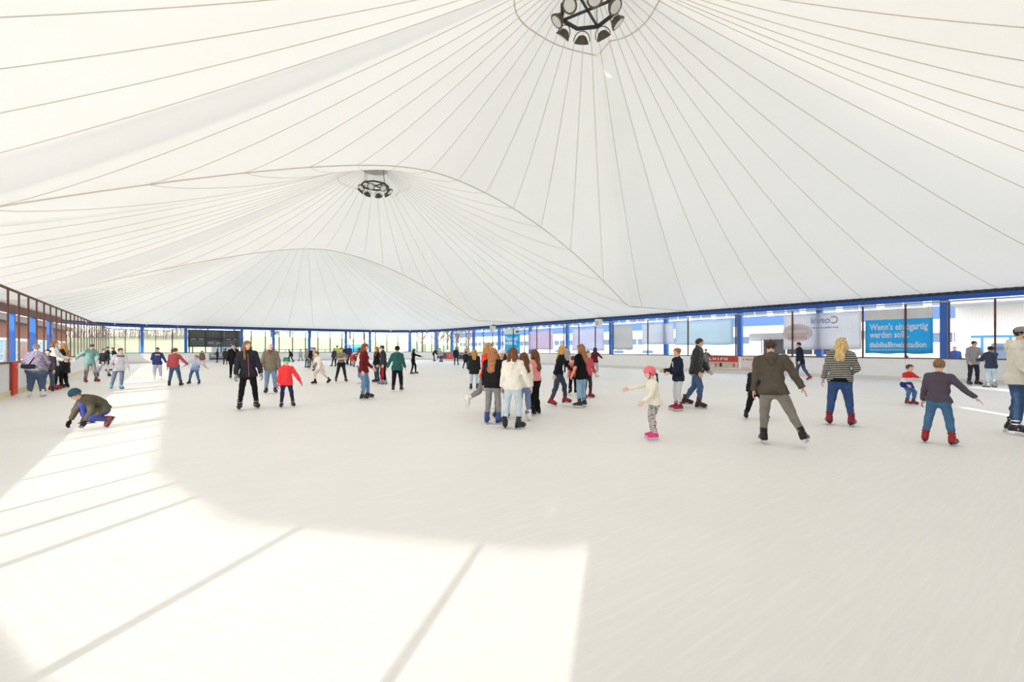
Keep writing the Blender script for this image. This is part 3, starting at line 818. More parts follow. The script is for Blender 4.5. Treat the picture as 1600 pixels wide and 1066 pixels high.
def thin_cloth(name, hx, t=0.68):
    m = bpy.data.materials.new(name); m.use_nodes = True; nt = m.node_tree; nt.nodes.clear()
    o = nt.nodes.new('ShaderNodeOutputMaterial'); a = nt.nodes.new('ShaderNodeBsdfDiffuse'); b = nt.nodes.new('ShaderNodeBsdfTranslucent'); x = nt.nodes.new('ShaderNodeMixShader')
    tc = nt.nodes.new('ShaderNodeTexCoord'); nz = nt.nodes.new('ShaderNodeTexNoise'); nz.inputs['Scale'].default_value = 1.2
    rp = nt.nodes.new('ShaderNodeValToRGB'); c_ = rgb(hx)
    rp.color_ramp.elements[0].color = (*[v*0.85 for v in c_], 1); rp.color_ramp.elements[1].color = (*c_, 1)
    nt.links.new(tc.outputs['Object'], nz.inputs[0]); nt.links.new(nz.outputs[0], rp.inputs[0])
    nt.links.new(rp.outputs[0], a.inputs[0]); nt.links.new(rp.outputs[0], b.inputs[0]); x.inputs[0].default_value = t
    nt.links.new(a.outputs[0], x.inputs[1]); nt.links.new(b.outputs[0], x.inputs[2]); nt.links.new(x.outputs[0], o.inputs[0])
    return m
M_bw = mat('banner_white', '#ffffff', 0.7); M_bb = thin_cloth('banner_blue', '#25cdf2', 0.6); M_bd = mat('banner_dark_print', '#4a4a4c', 0.7)
XB = 29.46
def ry(px, x=XB): return on_line(px, n=x)[0][1]
y0, y1 = ry(1352), ry(1458); LB = y0-y1
strip = MB(); strip.box((LB/2, 3.15-2.62-0.0, 0), (LB, 0.02, 0.004))
def dashes(w_, h_, n, seed, gap=0.3):
    q = MB(); r3 = random.Random(seed)
    for j in range(n):
        c_ = w_/n; hh = h_*r3.uniform(0.75, 1.0); q.box((c_*(j+0.5), hh/2, 0), (c_*(1-gap), hh, 0.004))
    return q
head = MB(); head.box((LB/2, 0.26, 0), (LB, 0.52, 0.008))
banner('cloth_banner', 'blue cloth banner with white German lettering behind the right mesh', XB, y0, y1, 1.35, 3.62, M_bb, [
    ('header_strip', (0.0, M_bw), 1.75, head),
    ('header_lettering', (LB*0.07, M_bd), 2.06, dashes(LB*0.2, 0.07, 13, 1)),
    ('header_lettering', (LB*0.07, M_bd), 1.88, dashes(LB*0.29, 0.1, 14, 2, 0.22)),
    ('text', LB*0.075, 1.22, ("Wenn's einzigartig", 0.46, M_bw, False, 0.012, LB*0.86)),
    ('text', LB*0.075, 0.82, ("werden soll...", 0.46, M_bw, False, 0.012, LB*0.6)),
    ('text', LB*0.075, 0.33, ("#abiballimeisstadion", 0.385, M_bw, False, 0.011, LB*0.84)),
    ('small_lettering', (LB*0.075, M_bw), 0.17, dashes(LB*0.55, 0.05, 34, 4, 0.35)),
])
y0, y1 = ry(788.5), ry(812.5); LB2 = y0-y1
head2 = MB(); head2.box((LB2/2, 0.3, 0), (LB2, 0.6, 0.008))
red = MB(); red.box((LB2*0.13, 0.1, 0), (LB2*0.2, 0.22, 0.012))
banner('cloth_banner', 'small blue banner with two white lines far down the right side', XB, y0, y1, 1.1, 3.75, M_bb, [
    ('header_strip', (0.0, M_bw), 2.08, head2),
    ('header_mark', (LB2*0.73, mat('dark_red_print', '#7c3040', 0.6)), 2.22, red),
    ('text', LB2*0.08, 1.42, ("Wenn's genial", 0.62, M_bw, False, 0.02, LB2*0.8)),
    ('text', LB2*0.08, 0.95, ("werden soll...", 0.62, M_bw, False, 0.02, LB2*0.78)),
    ('small_lettering', (LB2*0.45, M_bw), 0.45, dashes(LB2*0.45, 0.14, 12, 6)),
])
# pale banner seen from behind, with mirrored lettering and an oval
y0, y1 = ry(1224, XB), ry(1346, XB); LC = y0-y1
oval = MB(); pts = [(0.78*math.cos(a), 0.52*math.sin(a), 0) for a in np.linspace(0, 2*math.pi, 41)]
ring = MB()
for k_ in range(40):
    a, b = np.array(pts[k_]), np.array(pts[k_+1]); ring.add([a*0.93, b*0.93, b, a], [(0, 1, 2, 3)])
inner = MB(); inner.add([np.array(p)*0.88 for p in pts[:-1]], [tuple(range(40))])
M_pr = mat('faded_red_print', '#e0bbbd', 0.7); M_pb = mat('faded_blue_print', '#a9b8e2', 0.7); M_pp = mat('faded_pink_print', '#ebdcdc', 0.7)
arcs = dashes(1.0, 0.14, 9, 9); arc2 = dashes(1.05, 0.2, 8, 10)
banner('cloth_banner', 'pale banner seen from behind with mirrored lettering and a faded oval', XB, y0, y1, 1.55, 3.62, thin_cloth('pale_banner_cloth', '#f3f2f2'), [
    ('oval', (LC*0.2, M_pp), 0.98, inner), ('oval_rim', (LC*0.2, M_pr), 0.98, ring),
    ('print', (LC*0.2-0.5, M_bw), 1.0, arcs), ('print', (LC*0.2-0.52, M_pr), 0.6, arc2),
    ('text', LC*0.385, 1.5, ("onni", 0.52, M_pb, True, 0.012, LC*0.25)), ('text', LC*0.645, 1.46, ("C", 0.6, M_pr, True, 0.014, LC*0.085)),
    ('print', (LC*0.4, M_pb), 1.2, dashes(LC*0.33, 0.1, 14, 11)),
])
for (pa, pb, z0, z1, hx, lab) in (
        (1003, 1053, 1.95, 3.5, '#f2f1f6', 'pale sheet banner with pinkish tint behind the mesh, left of the dark-jacketed man'),
        (1055, 1146, 1.85, 3.55, '#e6eff6', 'wide pale blue sheet banner behind the mesh, above the dark-jacketed man'),
        (957, 989, 1.5, 3.5, '#e2dfdc', 'plain grey sheet banner behind the panes above the white boards'),
        (826, 864, 1.5, 3.35, '#f2e2f0', 'pale pink sheet banner behind the panes, right of the small blue banner'),
        (894, 944, 1.4, 3.4, '#eeebf8', 'pale lilac sheet banner behind the panes, left of the plain grey one')):
    y0, y1 = ry(pa, XB), ry(pb, XB)
    banner('sheet_banner', lab, XB, y0, y1, z0, z1, thin_cloth('sheet_cloth', hx), [], 0.05)

# loudspeakers on the beam
def speaker(px, path_x, label, s=0.42):
    p, t = on_line(px, n=path_x)
    r = tag(empty('loudspeaker', (p[0]-0.45, p[1], 3.5)), label, 'speaker', 'loudspeakers on the eave beam')
    q = MB(); q.box((0, 0, s*0.6), (s*0.8, s, s*1.2)); q.build('cabinet', M_frameW, r)
    q = MB(); q.box((-s*0.41, 0, s*0.55), (0.02, s*0.8, s*0.85)); q.build('grille', mat('grey_grille', '#c2c3c4', 0.6), r)
    for s_ in (-1, 1):
        q = MB(); q.bar((0, s_*s*0.3, s*1.2), (0.2, s_*s*0.3, s*1.55), 0.06); q.build('bracket', M_dark, r)
speaker(941, 29.3, 'white loudspeaker box on the right eave beam, the nearer of two', 0.5)
speaker(775, 29.3, 'white loudspeaker box on the right eave beam, the farther of two', 0.55)
r = tag(empty('floodlight_box', (10.2, 64.35, 3.3)), 'dark floodlight box beside a blue column on the far side', 'lamp')
q = MB(); q.box((0, 0, 0.25), (0.5, 0.3, 0.4)); q.build('housing', M_dark, r); q = MB(); q.bar((0, 0.15, 0.45), (0, 0.35, 0.62), 0.06); q.build('bracket', M_grey, r)
q = MB(); q.box((0, -0.16, 0.25), (0.42, 0.02, 0.32)); q.build('lens', M_lampglass, r)

# blue inflatable ball, container and slide beyond the far boards
p, t = on_line(560, d=70.0)
b = tag(empty('inflatable_ball', (p[0], p[1], 0)), 'light blue inflatable ball behind the far boards', 'ball')
q = MB(); q.lathe([(1.25*math.sin(a), 1.15-1.25*math.cos(a)*0.92) for a in np.linspace(0.05, math.pi-0.05, 16)], n=24); q.build('ball_skin', mat('sky_blue_vinyl', '#35aee6', 0.35, stripes=('z', '#7cc9ee', 1.1, 0.12)), b, True)
p, t = on_line(549, d=73.5)
b = tag(empty('container', (p[0], p[1], 0)), 'blue and white striped kiosk box beside the inflatable ball', 'container')
q = MB(); q.box((0, 0, 1.2), (1.9, 1.5, 2.2)); q.build('body', mat('blue_striped_cladding', '#3f7fbe', 0.6, stripes=('z', '#dfe7ee', 4.0, 0.3, 0)), b)
q = MB(); q.box((0, 0, 2.36), (2.1, 1.7, 0.14)); q.build('lid', M_frameW, b)
a_, _ = on_line(624, d=72.0); b_, _ = on_line(652, d=76.0)
s_ = tag(empty('slide', (a_[0], a_[1], 0)), 'pale green slide rising behind the far right corner', 'slide')
dv = np.array([b_[0]-a_[0], b_[1]-a_[1], 0])
q = MB(); q.bar((0, 0, 0.7), dv+np.array([0, 0, 3.4]), 1.0, 0.18); q.build('chute', mat('pale_green_plastic', '#b6dcc9', 0.5), s_)
for u in (0.35, 0.95):
    pp = dv*u; q = MB(); q.bar((pp[0], pp[1], 0), (pp[0], pp[1], 0.6+2.7*u), 0.12); q.build('leg', M_grey, s_)

hr = tag(empty('handrail', (9.0, 66.3, 0)), 'thin dark handrail running behind the far boards in mid picture', 'railing')
q = MB(); q.bar((0, 0, 1.5), (12.5, 0, 1.5), 0.06); q.build('rail', M_dark, hr)
for i in range(6):
    q = MB(); q.bar((i*2.5, 0, 0), (i*2.5, 0, 1.48), 0.05, 0.05, (0, 1, 0)); q.build('post', M_dark, hr)
# parked cars and picnic tables seen low behind the right boards
def car(px, n, label, hx):
    p, t = on_line(px, n=n)
    r = tag(empty('car', (p[0], p[1], 0), R_(90)), label, 'car')
    prof = [(-2.1, 0.35), (-2.1, 0.85), (-1.2, 1.0), (-0.6, 1.45), (0.8, 1.48), (1.5, 0.95), (2.1, 0.8), (2.15, 0.35)]
    v = [(x, -0.85, z) for x, z in prof]+[(x, 0.85, z) for x, z in prof]; n_ = len(prof)
    f = [tuple(range(n_)), tuple(range(2*n_-1, n_-1, -1))]+[(i, i+n_, (i+1) % n_+n_, (i+1) % n_) for i in range(n_)]
    link('body', mesh_np('body', v, f, mat('car_paint', hx, 0.3)), r)
    q = MB(); q.box((0.1, 0, 1.22), (1.5, 1.72, 0.32)); q.build('window', M_pane, r)
    for sx in (-1.3, 1.3):
        for sy in (-0.8, 0.8):
            q = MB(); q.lathe([(0.05, -0.1), (0.32, -0.1), (0.32, 0.1), (0.05, 0.1)], (sx, sy, 0.32), [[1, 0, 0], [0, 0, 1], [0, 1, 0]], 14); q.build('wheel', M_dark, r)
car(975, 44, 'white parked car low behind the grey sheet banner', '#e6e7e8')
car(1020, 46, 'silver parked car behind the pale pinkish banner', '#b9bcc2')
car(880, 50, 'light blue parked car behind the panes in mid picture', '#9db5cf')
# ------------------------------------------------------------------ people: smooth bodies grown from joints on a small distance grid
def surface_nets(D, org, h):
    ins = D < 0
    n = D.shape
    c8 = [ins[i:n[0]-1+i, j:n[1]-1+j, k:n[2]-1+k] for i in (0, 1) for j in (0, 1) for k in (0, 1)]
    cnt = np.zeros(c8[0].shape, np.int8)
    for c in c8: cnt += c
    cells = np.argwhere((cnt > 0) & (cnt < 8))
    if len(cells) == 0: return np.zeros((0, 3)), np.zeros((0, 4), np.int32)
    idx = -np.ones(cnt.shape, np.int32); idx[cells[:, 0], cells[:, 1], cells[:, 2]] = np.arange(len(cells))
    val = np.stack([D[cells[:, 0]+i, cells[:, 1]+j, cells[:, 2]+k] for i in (0, 1) for j in (0, 1) for k in (0, 1)], 1)
    corner = np.array([(i, j, k) for i in (0, 1) for j in (0, 1) for k in (0, 1)], float)
    acc = np.zeros((len(cells), 3)); num = np.zeros(len(cells))
    for a in range(8):
        for b in range(a+1, 8):
            if abs(corner[a]-corner[b]).sum() != 1: continue
            va, vb = val[:, a], val[:, b]; m = (va < 0) != (vb < 0)
            t = np.where(m, va/np.where(m, va-vb, 1), 0)
            acc += m[:, None]*(corner[a]+(corner[b]-corner[a])*t[:, None]); num += m
    V = org + h*(cells + acc/num[:, None])
    F = []
    for ax in range(3):
        s0 = [slice(None)]*3; s1 = [slice(None)]*3; s0[ax] = slice(0, n[ax]-1); s1[ax] = slice(1, n[ax])
        a, b = ins[tuple(s0)], ins[tuple(s1)]
        e = np.argwhere(a != b)
        u, w = (ax+1) % 3, (ax+2) % 3
        ok = (e[:, u] > 0) & (e[:, w] > 0) & (e[:, u] < n[u]-1) & (e[:, w] < n[w]-1); e = e[ok]
        q = []
        for du, dw in ((1, 1), (0, 1), (0, 0), (1, 0)):
            c = e.copy(); c[:, u] -= du; c[:, w] -= dw; q.append(idx[c[:, 0], c[:, 1], c[:, 2]])
        q = np.stack(q, 1)
        fl = ~a[e[:, 0], e[:, 1], e[:, 2]]
        q[fl] = q[fl][:, ::-1]
        F.append(q)
    F = np.concatenate(F).astype(np.int32)
    return V, F[(F >= 0).all(1)]

class Prim:
    """tapered capsule a-b with radii ra-rb, optionally squashed along w; cut=(point, normal) planes remove what lies beyond"""
    __slots__ = ('a', 'b', 'ra', 'rb', 'w', 'fl', 'k', 'cuts', 'sub', 'ell', 'R')
    def __init__(s, a, b, ra, rb, w=None, fl=1.0, k=0.025, cuts=(), sub=False, ell=None, R=None):
        s.a = np.asarray(a, float); s.b = np.asarray(b, float); s.ra, s.rb, s.w, s.fl, s.k, s.cuts, s.sub, s.ell, s.R = ra, rb, w, fl, k, cuts, sub, ell, R
    def box(s):
        if s.ell is not None: m = max(s.ell); return s.a-m, s.a+m
        m = max(s.ra, s.rb)*1.02
        return np.minimum(s.a, s.b)-m, np.maximum(s.a, s.b)+m
    def dist(s, P):
        if s.ell is not None:
            q = (P-s.a)@s.R if s.R is not None else P-s.a
            e = np.asarray(s.ell); k0 = np.linalg.norm(q/e, axis=-1); k1 = np.linalg.norm(q/(e*e), axis=-1)
            d = k0*(k0-1)/np.maximum(k1, 1e-9)
        else:
            a, b = s.a, s.b
            if s.w is not None:
                f = 1/s.fl-1; P = P+((P-a)@s.w)[..., None]*s.w*f; b = b+((b-a)@s.w)*s.w*f
            ab = b-a; L2 = ab@ab
            t = np.clip(((P-a)@ab)/L2, 0, 1) if L2 > 1e-12 else np.zeros(P.shape[:-1])
            d = np.linalg.norm(P-a-t[..., None]*ab, axis=-1)-(s.ra+(s.rb-s.ra)*t)
            if s.w is not None: d = d*(0.5+0.5*s.fl)
        for p, n in s.cuts: d = np.maximum(d, (P-p)@n)
        return d

def grow(prims, h, wrinkle=0.0, seed=0, extra=None, quilt=0.0, gcuts=()):
    lo = np.min([p.box()[0] for p in prims if not p.sub], axis=0)-3*h-0.01; hi = np.max([p.box()[1] for p in prims if not p.sub], axis=0)+3*h+0.01
    n = np.ceil((hi-lo)/h).astype(int)+1
    D = np.full(n, 1.0, np.float64)
    gx = [lo[i]+h*np.arange(n[i]) for i in range(3)]
    for p in prims:
        b0, b1 = p.box(); pad = p.k+2.5*h
        i0 = np.maximum(np.floor((b0-pad-lo)/h).astype(int), 0); i1 = np.minimum(np.ceil((b1+pad-lo)/h).astype(int)+1, n)
        if (i1 <= i0).any(): continue
        sl = tuple(slice(i0[i], i1[i]) for i in range(3))
        P = np.stack(np.meshgrid(*[gx[i][sl[i]] for i in range(3)], indexing='ij'), -1)
        d = p.dist(P); c = D[sl]
        if p.sub: D[sl] = np.maximum(c, -d); continue
        k = p.k
        if k > 0:
            hh = np.maximum(k-np.abs(c-d), 0)/k; D[sl] = np.minimum(c, d)-hh*hh*k*0.25
        else: D[sl] = np.minimum(c, d)
    if wrinkle or quilt or extra or len(gcuts):
        near = np.abs(D) < 0.03+2*h
        ii = np.argwhere(near); P = lo+ii*h; dd = D[near]
        if wrinkle:
            r = np.random.RandomState(seed)
            for q in range(4):
                kv = r.normal(size=3); kv[2] *= 1.6; kv *= r.uniform(28, 60)/np.linalg.norm(kv)
                dd = dd+wrinkle*0.5*np.sin(P@kv+r.uniform(0, 6))*np.sin(P@(r.normal(size=3)*9)+1)
        if quilt: dd = dd-quilt*np.abs(np.sin(P[:, 2]*math.pi/0.075))
        if extra: dd = extra(P, dd)
        D[near] = dd
        for (p, nn) in gcuts:
            G = np.stack(np.meshgrid(*gx, indexing='ij'), -1); D = np.maximum(D, (G-p)@nn)
    V, F = surface_nets(D, lo, h)
    return V, F

def Rx(a): c, s = math.cos(R_(a)), math.sin(R_(a)); return np.array([[1, 0, 0], [0, c, -s], [0, s, c]])
def Ry(a): c, s = math.cos(R_(a)), math.sin(R_(a)); return np.array([[c, 0, s], [0, 1, 0], [-s, 0, c]])
def Rz(a): c, s = math.cos(R_(a)), math.sin(R_(a)); return np.array([[c, -s, 0], [s, c, 0], [0, 0, 1]])
DN = np.array([0, 0, -1.0]); UP = np.array([0, 0, 1.0])

def skeleton(S, pose):
    """joints of a person of stature S (m), facing +y, x to the person's right"""
    g = lambda k, d: pose.get(k, d)
    J = {}; lean, side, tw = g('lean', 4), g('side', 0), g('twist', 0)
    hh = 0.225*(S/1.75)**0.3*g('hs', 1.0)
    child = max(0.0, min(1.0, (1.5-S)/0.4))
    hipz = (0.515-0.02*child)*S; ank = 0.048*S
    thigh = (hipz-ank)*0.5; shank = (hipz-ank)*0.5
    pel = np.zeros(3)
    F0 = Rz(g('pt', 0))@Rx(-lean*0.35)@Ry(side*0.4)
    F1 = Rz(g('pt', 0)+tw)@Rx(-lean)@Ry(side)
    neckz = S-hh*0.98-0.022*S
    tors = neckz-hipz
    J['pel'] = pel; J['waist'] = pel+F0@(UP*tors*0.34); J['chest'] = J['waist']+F1@(UP*tors*0.36); J['neck'] = J['waist']+F1@(UP*tors*0.66)
    sw = g('sw', 0.097)*S; J['F0'], J['F1'] = F0, F1
    hy, hp, hr = g('head', (0, 0, 0)) if len(g('head', (0, 0, 0))) == 3 else (*g('head', (0, 0)), 0)
    FH = Rz(g('pt', 0)+tw)@Rx(-lean*0.5)@Ry(side*0.3)@Rz(hy)@Rx(-hp)@Ry(hr); J['FH'] = FH; J['hh'] = hh
    J['head'] = J['neck']+F1@(UP*0.022*S)+FH@np.array([0, 0.06*hh, 0.5*hh])
    for nm, sg in (('R', 1), ('L', -1)):
        fx, ab, kn = g('l'+nm, (6, 4, 10)); hip = pel+F0@np.array([sg*0.05*S, 0, 0])
        T = Rz(g('pt', 0))@Ry(-sg*ab)@Rz(-sg*g('turn'+nm, 12))@Rx(fx); knee = hip+T@(DN*thigh)
        K = T@Rx(-kn); an = knee+K@(DN*shank)
        fz = math.degrees(math.atan2(-T[0, 1], T[1, 1]))
        FF = Rz(fz)
        if 'f'+nm in pose: FF = Rz(fz)@Ry(-sg*pose['f'+nm][1])@Rx(-pose['f'+nm][0])
        J['hip'+nm], J['knee'+nm], J['ank'+nm], J['T'+nm], J['K'+nm], J['foot'+nm] = hip, knee, an, T, K, FF
        fx, ab, el, ro = (*g('a'+nm, (4, 10, 16, 10)), 0)[:4]; sh = J['neck']+F1@np.array([sg*sw, 0, -0.044*S])
        A = F1@Ry(-sg*ab)@Rx(fx); elb = sh+A@(DN*0.172*S); B = A@Rz(sg*ro)@Rx(el); wr = elb+B@(DN*0.148*S)
        J['sh'+nm], J['el'+nm], J['wr'+nm], J['A'+nm], J['B'+nm] = sh, elb, wr, A, B
    A_ = 0.145*S/1.7
    J['lift'] = A_
    low = 1e9; pts = {}
    for nm in 'RL':
        b = [J['ank'+nm]+J['foot'+nm]@np.array([0, y*S/1.7, -A_]) for y in (-0.10, 0.18)]
        pts[nm] = b; low = min(low, b[0][2], b[1][2])
    J['low'] = low
    sup = [np.mean(pts[nm], 0)[:2] for nm in 'RL' if min(p[2] for p in pts[nm]) < low+0.03*S]
    off = np.array([*np.mean(sup, 0), low])
    for k in list(J):
        if isinstance(J[k], np.ndarray) and J[k].shape == (3,): J[k] = J[k]-off
    J['top'] = J['head'][2]+0.5*hh
    return J

def body_prims(S, J, g=1.0, fem=False):
    F0, F1, FH, hh = J['F0'], J['F1'], J['FH'], J['hh']; yw0, yw1 = F0[:, 1], F1[:, 1]
    P = []
    for nm, sg in (('R', 1), ('L', -1)):
        P.append(Prim(J['hip'+nm]+np.array([0, 0, 0.0]), J['knee'+nm], 0.052*S*g, 0.033*S*(0.5+0.5*g), k=0.03))
        P.append(Prim(J['knee'+nm], J['ank'+nm], 0.033*S*(0.5+0.5*g), 0.019*S, k=0.02))
        calf = J['knee'+nm]*0.68+J['ank'+nm]*0.32 - J['K'+nm][:, 1]*0.012*S
        P.append(Prim(J['knee'+nm]*0.9+J['ank'+nm]*0.1, calf, 0.026*S, 0.031*S, k=0.02))
        toe = J['ank'+nm]+J['foot'+nm]@np.array([0, 0.068*S, -0.026*S])
        P.append(Prim(J['ank'+nm]+J['foot'+nm]@np.array([0, -0.02*S, -0.016*S]), toe, 0.0165*S, 0.015*S, k=0.01))
        P.append(Prim(J['sh'+nm], J['el'+nm], 0.030*S*(0.6+0.4*g), 0.023*S*(0.6+0.4*g), k=0.03))
        P.append(Prim(J['el'+nm], J['wr'+nm], 0.023*S*(0.6+0.4*g), 0.0155*S, k=0.015))
    hipc = J['pel']; bx = F0[:, 0]
    P.append(Prim(hipc-bx*0.035*S, hipc+bx*0.035*S, 0.068*S*g, 0.068*S*g, k=0.04))
    P.append(Prim(hipc, J['waist'], (0.088 if fem else 0.084)*S*g, (0.07 if fem else 0.076)*S*g, yw0, 0.72, k=0.04))
    P.append(Prim(J['waist'], J['chest'], (0.07 if fem else 0.076)*S*g, 0.09*S*(0.5+0.5*g), yw1, 0.68, k=0.04))
    for nm in 'RL': P.append(Prim(J['neck']-F1[:, 2]*0.018*S, J['sh'+nm], 0.036*S, 0.029*S, k=0.03))
    P.append(Prim(J['chest'], J['neck']-F1[:, 2]*0.02*S, 0.085*S, 0.045*S, yw1, 0.7, k=0.04))
    if g > 1.2: P.append(Prim(J['waist']+yw0*0.03*S, hipc+yw0*0.045*S+np.array([0, 0, .04*S]), 0.075*S*g, 0.075*S*g, k=0.05))
    P.append(Prim(J['neck']-F1[:, 2]*0.02*S, J['head']+FH@np.array([0, -0.1*hh, -0.22*hh]), 0.033*S, 0.03*S, k=0.02))
    return P+head_prims(J)

def hpt(J, x, y, z): return J['head']+J['FH']@(np.array([x, y, z])*J['hh'])
def head_prims(J):
    hh, FH = J['hh'], J['FH']
    e = lambda c, r, k=0.01: Prim(hpt(J, *c), hpt(J, *c), 0, 0, k=k, ell=tuple(np.array(r)*hh), R=FH)
    P = [e((0, -0.06, 0.1), (0.345, 0.43, 0.4)),
         Prim(hpt(J, 0, 0.1, 0.0), hpt(J, 0, 0.16, -0.34), 0.29*hh, 0.15*hh, FH[:, 0], 0.92, k=0.03),
         Prim(hpt(J, 0, 0.36, 0.06), hpt(J, 0, 0.45, -0.1), 0.035*hh, 0.055*hh, k=0.008)]
    for s_ in (-1, 1):
        P.append(e((s_*0.345, -0.03, -0.02), (0.035, 0.08, 0.11), 0.004))
    return P

# shared meshes: boots with blades, hands, eyes
def boot_parts(style):
    h = 0.0085
    P = [Prim((0, -0.004, 0.16), (0, -0.01, 0.275 if style != 'figure' else 0.30), 0.046, 0.053, np.array([1.0, 0, 0]), 0.88, k=0.02, cuts=((np.array([0, 0, 0.275 if style != 'figure' else 0.3]), UP),)),
         Prim((0, -0.055, 0.105), (0, -0.03, 0.16), 0.042, 0.043, k=0.02),
         Prim((0, -0.045, 0.1), (0, 0.11, 0.098), 0.042, 0.042, k=0.02),
         Prim((0, 0.11, 0.098), (0, 0.165, 0.092), 0.042, 0.034, k=0.02),
         Prim((0, -0.02, 0.15), (0, 0.09, 0.115), 0.036, 0.032, k=0.03)]
    V, F = grow(P, h, gcuts=((np.array([0, 0, 0.062]), DN),))
    V = V*np.array([1.25, 1.0, 1.0])
    b = MB()
    b.box((0, 0.04, 0.019), (0.006, 0.30, 0.024)); b.box((0, 0.195, 0.026), (0.006, 0.03, 0.02))
    ho = MB()
    ho.box((0, 0.04, 0.037), (0.02, 0.27, 0.012))
    for y0 in (-0.06, 0.12): ho.bar((0, y0, 0.035), (0, y0, 0.075), 0.042, 0.08, (0, 1, 0))
    ho.box((0, 0.05, 0.066), (0.09, 0.28, 0.016))
    st = []
    for (y0, z0, r_) in ((-0.006, 0.245, 0.058), (-0.002, 0.19, 0.054)):
        q = MB()
        q.tube([(1.18*r_*math.cos(a)*0.92, y0+r_*math.sin(a), z0) for a in np.linspace(-0.5, math.pi+0.5, 14)], 0.009, 5); st.append(q)
    for y0 in (0.05, 0.1):
        q = MB(); q.tube([(-0.054, y0, 0.1), (-0.045, y0-0.004, 0.128), (0, y0-0.012, 0.147), (0.045, y0-0.004, 0.128), (0.054, y0, 0.1)], 0.007, 5); st.append(q)
    return (V, F), b, ho, st
BOOT = {}
def boot_meshes(col, strap='#9a9ca1', holder='#26272b', style='rental'):
    key = (col, strap, holder, style)
    if key in BOOT: return BOOT[key]
    gk = ('geo', style)
    if gk not in BOOT: BOOT[gk] = boot_parts(style)
    (V, F), b, ho, st = BOOT[gk]
    r = (mesh_np('skate', V, F, mat('skate_shell', col, 0.4, noise=0.06, nscale=20), True), b.mesh('blade', mat('blade_steel', '#c3c6ca', 0.3, 0.8)),
         ho.mesh('blade_holder', mat('blade_holder_plastic', holder, 0.4)), [q.mesh('strap', mat('skate_strap', strap, 0.5)) for q in st])
    BOOT[key] = r
    return r

def hand_geo(pose):
    """right hand, wrist at the origin, fingers towards -z, palm facing -x, thumb towards +y; for stature 1.7"""
    P = [Prim((0, 0, 0.012), (0, 0.0, -0.03), 0.021, 0.026, np.array([1.0, 0, 0]), 0.72, k=0.012)]
    P.append(Prim((0, -0.024, -0.045), (0, 0.024, -0.045), 0.024, 0.024, np.array([1.0, 0, 0]), 0.55, k=0.015))
    P.append(Prim((0, -0.026, -0.075), (0, 0.028, -0.08), 0.016, 0.016, np.array([1.0, 0, 0]), 0.75, k=0.015))
    curl, spread = {'relaxed': (24, 2), 'spread': (8, 11), 'fist': (70, 0), 'flat': (3, 3)}[pose]
    for i, (y, L, r) in enumerate(((0.031, 0.068, 0.0085), (0.0105, 0.077, 0.0088), (-0.010, 0.072, 0.0085), (-0.029, 0.056, 0.0075))):
        p = np.array([0, y, -0.08]); R = Rx(spread*(1.4-i*0.95)); ang = 0
        for q, fr in enumerate((0.45, 0.32, 0.23)):
            ang += curl*(0.6 if q == 0 else 1.0)
            d = R@Ry(ang)@DN
            e = p+d*L*fr; P.append(Prim(p, e, r*(1-0.08*q), r*(0.93-0.1*q), k=0.003)); p = e
    p = np.array([-0.008, 0.022, -0.022]); d = np.array([-0.35, 0.72, -0.6]); d /= np.linalg.norm(d)
    e = p+d*0.042; P.append(Prim(p, e, 0.0135, 0.0105, k=0.006)); d2 = np.array([-0.3, 0.35, -0.9]); d2 /= np.linalg.norm(d2)
    P.append(Prim(e, e+d2*0.032, 0.0098, 0.008, k=0.003))
    return grow(P, 0.0052)
HAND = {}
def hand_mesh(side, pose, m, thick=1.0):
    key = (side, pose, m.name, thick)
    if key in HAND: return HAND[key]
    if pose not in HAND: HAND[pose] = hand_geo(pose)
    V, F = HAND[pose]
    V = V*np.array([1.25*thick if thick > 1 else 1.0, thick, thick]); F = F
    if side == 'L': V = V*np.array([-1, 1, 1]); F = F[:, ::-1]
    HAND[key] = mesh_np('hand', V, F, m, True)
    return HAND[key]
EYE = {}
def eye_mesh(col):
    if col in EYE: return EYE[col]
    q = MB(); q.lathe([(max(0.001, math.sin(a)), math.cos(a)) for a in np.linspace(0.001, math.pi-0.001, 9)], n=10, ax=[[1, 0, 0], [0, 0, -1], [0, 1, 0]])
    me = q.mesh('eye', [mat('eye_white', '#e9e4df', 0.2), mat('iris', col, 0.2)], True)
    for p in me.polygons:
        if p.center.y > 0.55: p.material_index = 1
    EYE[col] = me
    return me

SKIN = {'fair': '#e3b9a2', 'pink': '#e8bfae', 'tan': '#c99878', 'pale': '#efcfbf'}
def skin(k): return mat('skin_'+k, SKIN.get(k, '#e3b9a2'), 0.5, noise=0.05, nscale=14, spec=0.3)
def cloth(col, kind='cloth', stripes=None):
    if kind == 'denim':                     # washed denim is greyer than its dye
        c = [int(col[i:i+2], 16) for i in (1, 3, 5)]; m_ = sum(c)/3
        col = '#%02x%02x%02x' % tuple(int(max(0, min(255, v+(m_-v)*0.3))) for v in c)
    b = {'cloth': (0.15, 220.0), 'denim': (0.2, 320.0), 'knit': (0.35, 140.0), 'shiny': (0.08, 60.0), 'fleece': (0.4, 180.0)}[kind]
    return mat(kind, col, 0.42 if kind == 'shiny' else 0.85, noise=0.24 if kind == 'denim' else 0.08, nscale=7, bump=b[0], bscale=b[1], spec=0.35 if kind == 'shiny' else 0.12, stripes=stripes)
